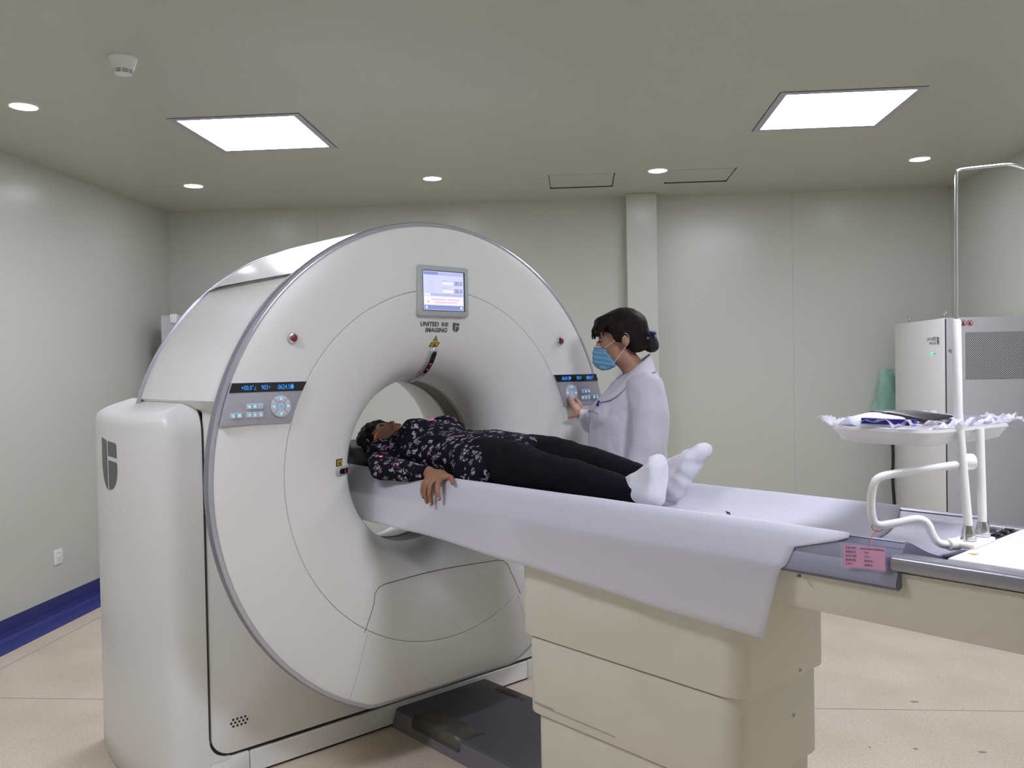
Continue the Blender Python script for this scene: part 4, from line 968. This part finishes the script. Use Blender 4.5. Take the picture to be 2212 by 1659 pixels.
# far hand, plain relaxed hand on the far rim
body.hull([((.204, -.190, 1.052), (.020, .016, .014)), ((.222, -.245, 1.050), (.014, .014, .009)), ((.185, -.245, 1.050), (.014, .014, .009))], 2)
for k in range(4): body.chain([((.182+.014*k, -.250, 1.050), .009), ((.182+.015*k, -.285-.004*(k in (1, 2)), 1.052), .0085), ((.182+.016*k, -.310-.006*(k in (1, 2)), 1.047), .007)])
body.chain([((.185, -.215, 1.052), .011), ((.165, -.245, 1.052), .009), ((.158, -.27, 1.048), .0075)])
for s_, K in ((-1, ((-.085, -.42, 1.095), (-.100, -.745, 1.085), (-.088, -1.02, 1.052))), (1, ((.085, -.42, 1.095), (.085, -.70, 1.090), (.066, -.97, 1.060)))):
    body.chain([(K[0], .072), (K[1], .046), (K[2], .030)])
body.chain([((-.088, -1.02, 1.052), .030), ((-.092, -1.075, 1.052), .026), ((-.055, -1.055, 1.10), (.026, .02, .024)), ((-.025, -1.045, 1.14), (.024, .014, .018))])
body.chain([((.066, -.97, 1.060), .030), ((.055, -1.015, 1.052), .026), ((.078, -1.055, 1.11), (.028, .020, .026)), ((.098, -1.085, 1.155), (.026, .014, .018))])
pat = body.remesh('person', 'skin_patient', None, voxel=.0042, iters=4)
pat.location = W(*PA); pat.rotation_euler = (0, 0, GA)
tag(pat, 'person lying face up on the table in floral blouse, black trousers and white socks', 'person')
# blouse
def fold(sc_, amp):
    def f(c, n):
        return amp*noise.noise(Vector((c.x*sc_[0], c.y*sc_[1], c.z*sc_[2])))+amp*.5*noise.noise(Vector((c.x*sc_[0]*2.3, c.y*sc_[1]*2.1, c.z*sc_[2]*2.2)))
    return f
L = B(PA)
L.chain([((0, .238, 1.095), (.064, .024, .050)), ((0, .200, 1.100), (.150, .045, .066)), ((0, .120, 1.112), (.165, .07, .098)), ((0, .00, 1.108), (.158, .07, .100)), ((0, -.12, 1.098), (.150, .07, .086)), ((0, -.22, 1.100), (.158, .07, .090)), ((0, -.34, 1.105), (.172, .07, .086)), ((0, -.42, 1.103), (.176, .03, .080))], 3)
for s_ in (-1, 1): L.sph((s_*.068, .060, 1.152), (.072, .085, .079), 3)
L.hull([((-.17, -.40, 1.06), (.022, .04, .034)), ((-.13, -.42, 1.08), (.06, .05, .05)), ((0, -.45, 1.115), (.11, .05, .066)), ((.13, -.42, 1.08), (.06, .05, .05))], 3)
L.hull([((-.185, -.40, 1.040), (.012, .035, .014)), ((-.16, -.34, 1.07), (.03, .06, .04))], 3)
L.chain([((-.150, .185, 1.092), (.058, .062, .060)), ((-.205, .10, 1.070), (.050, .050, .046)), ((-.262, .010, 1.060), (.044, .046, .040)), ((-.236, -.10, 1.056), (.039, .04, .037)), ((-.208, -.190, 1.053), (.034, .016, .029))], 3)
L.chain([((.150, .185, 1.092), (.058, .062, .060)), ((.235, .0, 1.060), (.044, .046, .040)), ((.206, -.165, 1.052), (.031, .018, .028))], 3)
L.remesh('blouse', 'floral', pat, .0055, 4, fold((16, 11, 20), .0055), label='dark long-sleeved blouse with small pale flowers')
L = B(PA)
for K in (((-.080, -.36, 1.098, .082), (-.090, -.50, 1.094, .080), (-.100, -.66, 1.082, .061), (-.102, -.76, 1.080, .055), (-.100, -.88, 1.068, .047), (-.090, -1.012, 1.054, .037)), ((.080, -.36, 1.098, .082), (.080, -.50, 1.100, .080), (.084, -.64, 1.092, .062), (.084, -.72, 1.088, .057), (.076, -.84, 1.074, .048), (.067, -.950, 1.062, .038))):
    L.chain([((x, y, z), (r, r, r*.97)) for x, y, z, r in K], 3)
L.hull([((-.08, -.34, 1.10), (.085, .05, .078)), ((.08, -.34, 1.10), (.085, .05, .078)), ((0, -.44, 1.10), (.05, .05, .07))], 3)
L.remesh('trousers', 'trousers', pat, .006, 4, fold((14, 17, 14), .0045), label='black trousers')
def sock(K, nm='sock'):
    L = B(PA); L.chain(K, 3); return L.remesh(nm, 'sock_white', pat, .0035, 5, fold((30, 30, 30), .0012), label='white ankle sock')
def foot(an, he, ba, to):
    L = B(PA); L.hull([an, he, ba], 3); L.hull([ba, to], 3); L.chain([(tuple(an[0][k]+(an[0][k]-he[0][k])*.35*(k == 1) for k in range(3)), .034), an], 3)
    def f(c, n):
        d = min(1, max(0, (1.11-c.z)/.06)); return .0012*noise.noise(c*40)+.0016*d*math.sin(noise.noise(c*14)*9)
    return L.remesh('sock', 'sock_white', pat, .0032, 4, f, label='white ankle sock')
foot(((-.089, -.990, 1.060), .0345), ((-.096, -1.082, 1.049), (.033, .031, .032)), ((-.064, -1.070, 1.122), (.041, .024, .026)), ((-.050, -1.060, 1.144), (.036, .018, .017)))
foot(((.067, -.945, 1.066), .0350), ((.054, -1.032, 1.048), (.034, .031, .032)), ((.094, -1.074, 1.136), (.046, .027, .032)), ((.110, -1.096, 1.162), (.038, .020, .023)))
# hair
L = B(PA); L.hull([((0, .440, 1.115), (.088, .085, .088)), ((0, .410, 1.105), (.088, .075, .080))], 3)
L.hull([((-.050, .405, 1.165), (.028, .020, .022)), ((.050, .405, 1.165), (.028, .020, .022)), ((0, .420, 1.176), (.04, .022, .018))], 3)
for s_ in (-1, 1): L.hull([((s_*.070, .42, 1.13), (.020, .04, .04)), ((s_*.074, .375, 1.088), (.014, .03, .03)), ((s_*.060, .33, 1.07), (.02, .03, .025))], 3)
L.remesh('hair', 'hair_black', pat, .0045, 1, fold((60, 60, 60), .007), label='short black tousled hair')
L = B(PA)
for s_ in (-1, 1): L.hull([((s_*.028-.010, .366, 1.186), .0022), ((s_*.028+.010, .366, 1.186), .0022), ((s_*.028, .370, 1.188), .0022)], 1)
L.out('closed_eyes', 'eye_dark', pat)
L = B(PA); L.hull([((-.017, .300, 1.1895), .003), ((.017, .300, 1.1895), .003), ((0, .304, 1.193), .003), ((0, .297, 1.191), .003)], 1); L.out('lips', 'lips', pat)
L = B(PA)
for F_, d in zip(FN, (.0, .0, .0, .0)): p = F_[3]; L.sph((p[0]-.0052, p[1], p[2]+.002), (.0025, .0045, .0058), 2)
L.out('finger_nails', 'skin_nail', pat)
B(PA).tube([(-.079, .345, 1.13), (-.076, .343, 1.145), (-.068, .340, 1.160)], .0013, 5).out('laser_mark', 'laser_line', pat)
L = B(PA); L.sph((-.02, .035, 1.2195), (.010, .006, .003), 2); L.out('laser_mark', 'laser_pink', pat)
L = B(PA); L.sph((-.262, .015, 1.102), (.008, .005, .003), 2); L.out('laser_mark', 'laser_pink', pat)

# ------------------------------------------------------------------ nurse: local u = to the picture's right, w = away, z = up
NO = W(.753, -.296, 0); NR = .0790
NB = (0, 0, 0)
def rotY(deg): return Matrix.Rotation(R_(deg), 3, 'Y')
L = B(NB); T_ = rotY(-18)       # head nods forward
L.sph((-.045, 0, 1.548), (.088, .070, .092), 3)
L.hull([((-.092, 0, 1.515), (.045, .052, .055), T_), ((-.106, 0, 1.425), (.022, .024, .020)), ((-.070, 0, 1.445), (.030, .048, .030))], 3)
L.hull([((-.133, 0, 1.518), (.006, .007, .006)), ((-.149, 0, 1.478), (.011, .011, .009)), ((-.136, 0, 1.470), (.008, .015, .008))], 2)
L.hull([((-.132, -.027, 1.530), (.009, .013, .007)), ((-.132, .027, 1.530), (.009, .013, .007))], 2)
L.hull([((-.132, 0, 1.448), (.008, .016, .006)), ((-.130, 0, 1.438), (.008, .013, .006))], 2)
for s_ in (-1, 1):
    L.hull([((-.048, s_*.071, 1.505), (.010, .005, .022), T_), ((-.040, s_*.080, 1.512), (.015, .004, .026), T_)], 2)
L.chain([((-.040, 0, 1.450), (.048, .048, .04)), ((.000, 0, 1.400), (.052, .055, .03)), ((.03, 0, 1.345), (.06, .10, .03))], 3)
L.chain([((.0, 0, 1.31), (.085, .13, .06)), ((-.01, 0, 1.2), (.11, .14, .08)), ((-.01, 0, 1.05), (.10, .13, .08)), ((-.01, 0, .90), (.11, .15, .09))], 3)
for s_ in (-1, 1):
    L.chain([((.0, s_*.085, .88), .085), ((-.01, s_*.09, .48), .055), ((.01, s_*.09, .10), .036), ((.01, s_*.09, .055), (.04, .035, .03)), ((-.11, s_*.10, .035), (.04, .036, .018))], 2)
L.chain([((.02, -.155, 1.320), .050), ((.040, -.215, 1.10), .040), ((-.02, -.20, .89), .028)], 2)
L.hull([((-.02, -.20, .87), (.02, .014, .02)), ((-.03, -.20, .80), (.032, .014, .02))], 2)
for k in range(4): L.chain([((-.055+.018*k, -.20, .79), .009), ((-.060+.018*k, -.195, .755), .0085), ((-.060+.017*k, -.185, .73), .007)], 1)
L.chain([((-.045, -.20, .84), .012), ((-.070, -.19, .81), .009), ((-.078, -.185, .785), .0075)], 1)
# working arm and hand, reaching the key dial
L.chain([((.0, .150, 1.320), .050), ((-.100, .175, 1.135), .038), ((-.195, .122, 1.195), .024), ((-.214, .108, 1.212), .021)], 2)
L.hull([((-.214, .106, 1.212), (.015, .012, .014)), ((-.232, .098, 1.222), (.010, .012, .010)), ((-.209, .130, 1.228), (.009, .010, .009)), ((-.222, .114, 1.232), (.011, .014, .008))], 3)
HF = [[(-.232, .099, 1.224), (-.244, .108, 1.246), (-.253, .117, 1.267), (-.257, .122, 1.284)],
      [(-.224, .110, 1.229), (-.234, .119, 1.252), (-.243, .126, 1.270), (-.249, .128, 1.284)],
      [(-.216, .121, 1.230), (-.216, .132, 1.250), (-.220, .139, 1.264), (-.226, .140, 1.275)],
      [(-.209, .130, 1.228), (-.204, .141, 1.242), (-.206, .146, 1.252), (-.210, .146, 1.260)]]
for F_ in HF: L.chain([(F_[0], .0088), (F_[1], .0084), (F_[2], .0076), (F_[3], .0064)], 2)
L.chain([((-.222, .090, 1.210), .010), ((-.241, .086, 1.204), .0090), ((-.253, .090, 1.199), .0078), ((-.260, .094, 1.196), .0064)], 2)
nur = L.remesh('person', 'skin_nurse', None, .0042, 4)
nur.location = NO; nur.rotation_euler = (0, 0, NR)
tag(nur, 'standing person in white coat and blue mask pressing keys on the right of the scanner', 'person')
# white coat
L = B(NB)
L.chain([((-.01, 0, .60), (.165, .20, .02)), ((-.012, 0, .80), (.160, .195, .05)), ((-.025, 0, 1.00), (.158, .190, .06)), ((-.030, 0, 1.09), (.160, .185, .06)), ((-.028, 0, 1.18), (.158, .180, .06)), ((-.012, 0, 1.26), (.135, .178, .05)), ((.010, 0, 1.33), (.100, .170, .04)), ((.030, 0, 1.375), (.066, .110, .028)), ((.026, 0, 1.40), (.050, .066, .02))], 3)
L.hull([((-.115, -.060, 1.205), (.070, .075, .075)), ((-.115, .060, 1.205), (.070, .075, .075)), ((-.06, 0, 1.30), (.05, .10, .04))], 3)
L.chain([((.022, -.150, 1.325), (.072, .062, .066)), ((.030, -.195, 1.22), (.074, .058, .07)), ((.020, -.215, 1.10), (.072, .056, .06)), ((-.015, -.210, .93), (.066, .052, .06)), ((-.02, -.205, .885), (.060, .048, .02))], 3)
L.chain([((.0, .150, 1.320), (.068, .062, .066)), ((-.09, .178, 1.15), (.058, .055, .06)), ((-.155, .150, 1.168), (.046, .048, .048)), ((-.212, .110, 1.203), (.016, .036, .036))], 3)
def cfold(c, n):
    k = noise.noise(Vector((c.x*10, c.y*9, c.z*3.0)))*.011+noise.noise(Vector((c.x*20+3, c.y*18, c.z*9)))*.0055+.004*abs(noise.noise(Vector((c.x*14+c.z*12, c.y*9, c.z*10-c.x*8))))
    if c.z < 1.0: k += .006*math.sin(math.atan2(c.y, c.x)*9+c.z*2)*(1.0-c.z)*1.5
    return k
coat = L.remesh('lab_coat', 'coat_white', nur, .006, 5, cfold, label='white long-sleeved coat')
def shell_strip(name, pts, w_, m_, par, th=.003):
    L = B(NB); rows = []
    for i, p in enumerate(pts):
        p = Vector(p); rows.append([p+Vector(w_[i][0]), p-Vector(w_[i][0])])
    L.grid(rows); o = L.out(name, m_, par); o.modifiers.new('s', 'SOLIDIFY').thickness = th; return o
# collar and lapels laid on the coat surface
from mathutils.bvhtree import BVHTree
bvh = BVHTree.FromPolygons([v_.co.copy() for v_ in coat.data.vertices], [tuple(p_.vertices) for p_ in coat.data.polygons])
def snap(p, d):
    loc, nrm, _, _ = bvh.find_nearest(Vector(p)); return loc+nrm*d
def collar(s_):
    top = [(.066, .0, 1.462), (.062, s_*.040, 1.456), (.040, s_*.066, 1.440), (.004, s_*.076, 1.414), (-.034, s_*.070, 1.380), (-.072, s_*.056, 1.338), (-.108, s_*.042, 1.290), (-.140, s_*.030, 1.235)]
    low = [(.110, .0, 1.405), (.100, s_*.075, 1.400), (.060, s_*.120, 1.388), (.005, s_*.140, 1.352), (-.045, s_*.138, 1.305), (-.095, s_*.118, 1.262), (-.128, s_*.078, 1.250), (-.150, s_*.045, 1.215)]
    L = B(NB); rows = []
    for a, b_ in zip(top, low):
        a = Vector(a); b2 = snap(b_, .007); m1 = a.lerp(b2, .35)+Vector((0, s_*.004, .006)); m2 = snap(a.lerp(b2, .7), .012)
        rows.append([a-Vector((.0, s_*.006, .012)), a, m1, m2, b2, snap(b_, .0)])
    L.grid(rows); o = L.out('collar', 'coat_white', nur, angle=60); md_ = o.modifiers.new('u', 'SUBSURF'); md_.levels = md_.render_levels = 2; o.modifiers.new('s', 'SOLIDIFY').thickness = .002
    o['label'] = 'folded coat collar and lapel'
    L = B(NB); L.tube([snap(p, .0035) for p in low[1:]], .0014, 6, smooth=2); L.out('lapel_edge', 'coat_seam', nur)
collar(-1); collar(1)
L = B(NB); L.tube([snap(p, .0) for p in ((-.158, .0, 1.215), (-.19, 0, 1.16), (-.20, 0, 1.08), (-.20, 0, .98), (-.19, 0, .85), (-.18, 0, .70))], .0016, 6, smooth=1); L.out('front_opening', 'coat_seam', nur)
L = B(NB); L.tube([snap((-.16, y_, 1.222), .001) for y_ in (-.12, -.10, -.08, -.06, -.04)], .0014, 6); L.out('pocket_edge', 'coat_seam', nur)
L = B(NB); 
for s_ in (-1, 1): L.chain([((-.0, s_*.09, .56), .075), ((-.01, s_*.09, .12), .062)], 2)
L.remesh('trousers', 'trousers', nur, .008, 3)
for s_ in (-1, 1):
    L = B(NB); L.chain([((.03, s_*.09, .050), (.045, .045, .042)), ((-.06, s_*.095, .042), (.05, .045, .036)), ((-.13, s_*.10, .034), (.035, .042, .028))], 2); L.box((-.165, s_*.10-.04, .0), (.075, s_*.09+.045, .012), .004, 1); L.out('shoe', 'shoe_white', nur)
# hair
L = B(NB)
L.hull([((-.035, 0, 1.566), (.098, .082, .080)), ((-.020, 0, 1.535), (.080, .080, .070))], 3)
L.hull([((.030, 0, 1.535), (.040, .060, .05)), ((.050, 0, 1.505), (.022, .035, .022))], 3)
L.hull([((-.125, -.030, 1.588), (.030, .035, .022)), ((-.125, .030, 1.588), (.030, .035, .022)), ((-.05, 0, 1.61), (.05, .06, .03))], 3)
for k, y in enumerate((-.062, -.052, -.042, -.028, -.014, .0, .014, .030, .046, .060)):
    c_ = (abs(y)/.062)**2
    L.chain([((-.118+.022*c_, y, 1.600-.008*c_), .013), ((-.150+.030*c_, y*1.05, 1.580-.01*c_), .0075), ((-.166+.036*c_, y*1.08, 1.552-.008*(k % 3)), .0052), ((-.164+.036*c_, y*1.08+.003*((k % 2)-.5), 1.528-.010*(k % 2)), .0034)], 1)
for s_ in (-1, 1):
    L.hull([((-.070, s_*.068, 1.560), (.040, .014, .030)), ((-.070, s_*.070, 1.520), (.014, .008, .018)), ((-.030, s_*.070, 1.53), (.03, .012, .03))], 3)
    L.hull([((-.010, s_*.066, 1.52), (.03, .014, .03)), ((.0, s_*.055, 1.475), (.022, .016, .016)), ((.04, s_*.03, 1.49), (.02, .02, .02))], 3)
L.remesh('hair', 'hair_brown', nur, .0036, 2, lambda c, n: .0022*noise.noise(Vector((c.x*26, c.y*60, c.z*26))), label='dark brown hair combed back with a fringe')
L = B(NB); L.hull([((.066, 0, 1.515), (.030, .042, .034)), ((.074, 0, 1.488), (.032, .040, .028)), ((.048, 0, 1.515), (.018, .034, .03))], 3)
L.remesh('hair_net', 'net_navy', nur, .004, 3, lambda c, n: .0015*noise.noise(c*70), label='dark hair bun in a navy net')
L = B(NB); L.hull([((.060, -.010, 1.546), (.026, .040, .008), rotY(25)), ((.048, -.035, 1.535), (.014, .012, .012))], 3); L.hull([((.080, -.012, 1.536), (.012, .036, .014), rotY(45)), ((.070, 0, 1.54), (.02, .02, .01))], 3); L.out('hair_bow', 'bow_navy', nur)
L = B(NB); L.hull([((.058, -.042, 1.548), (.014, .004, .005), rotY(25)), ((.072, -.040, 1.543), (.008, .004, .006))], 2); L.hull([((.082, -.040, 1.532), (.006, .004, .014), rotY(-20)), ((.087, -.034, 1.522), (.004, .004, .010))], 2); L.out('bow_loops', 'bow_light', nur)
L = B(NB)
for a in (20, 80, 140): L.box((.053-.006, -.052, 1.5175), (.053+.006, -.050, 1.5190), rot=Matrix.Rotation(R_(a), 3, 'Y'))
L.out('net_clip', 'chrome', nur)
# mask with loops
L = B(NB); L.hull([((-.146, 0, 1.487), (.008, .020, .006)), ((-.158, 0, 1.468), (.008, .020, .012)), ((-.157, 0, 1.428), (.010, .028, .018)), ((-.125, 0, 1.400), (.014, .036, .012)), ((-.085, -.040, 1.412), (.010, .018, .012)), ((-.085, .040, 1.412), (.010, .018, .012)), ((-.122, -.040, 1.468), (.009, .016, .012)), ((-.122, .040, 1.468), (.009, .016, .012))], 3)
L.remesh('face_mask', 'mask_blue', nur, .0035, 2, lambda c, n: .0016*math.sin(c.z*330+c.x*60)-.001, label='light blue surgical mask')
L = B(NB); L.hull([((-.152, 0, 1.487), (.009, .022, .004)), ((-.136, -.034, 1.484), (.004, .010, .003)), ((-.136, .034, 1.484), (.004, .010, .003))], 2); L.out('mask_nose_band', 'mask_white', nur)
for s_ in (-1, 1):
    B(NB).tube([(-.122, s_*.054, 1.482), (-.095, s_*.066, 1.500), (-.066, s_*.0755, 1.524), (-.052, s_*.080, 1.538), (-.030, s_*.084, 1.536), (-.026, s_*.082, 1.505), (-.050, s_*.075, 1.470), (-.072, s_*.064, 1.440), (-.086, s_*.056, 1.420)], .0011, 6, smooth=1).out('ear_loop', 'socket_white', nur)
    L = B(NB); L.hull([((-.1335, s_*.034, 1.5075), .0028), ((-.1435, s_*.022, 1.505), .0028), ((-.139, s_*.029, 1.5095), .0022)], 2); L.out('eye', 'eye_dark', nur)
# pen clipped to the coat, a thing of its own
L = B((0, 0, 0)); L.cyl((-.160, -.100, 1.252), (-.152, -.103, 1.274), .0058, .0040, 14, .001); o = L.out('pen', 'pen_blue'); 
pb = Vector((-.157, -.101, 1.25)); o.data.transform(Matrix.Translation(-pb)); o.location = NO+Matrix.Rotation(NR, 3, 'Z') @ pb; o.rotation_euler = (0, 0, NR); tag(o, 'blue pen clipped in the chest pocket of the white coat', 'pen')
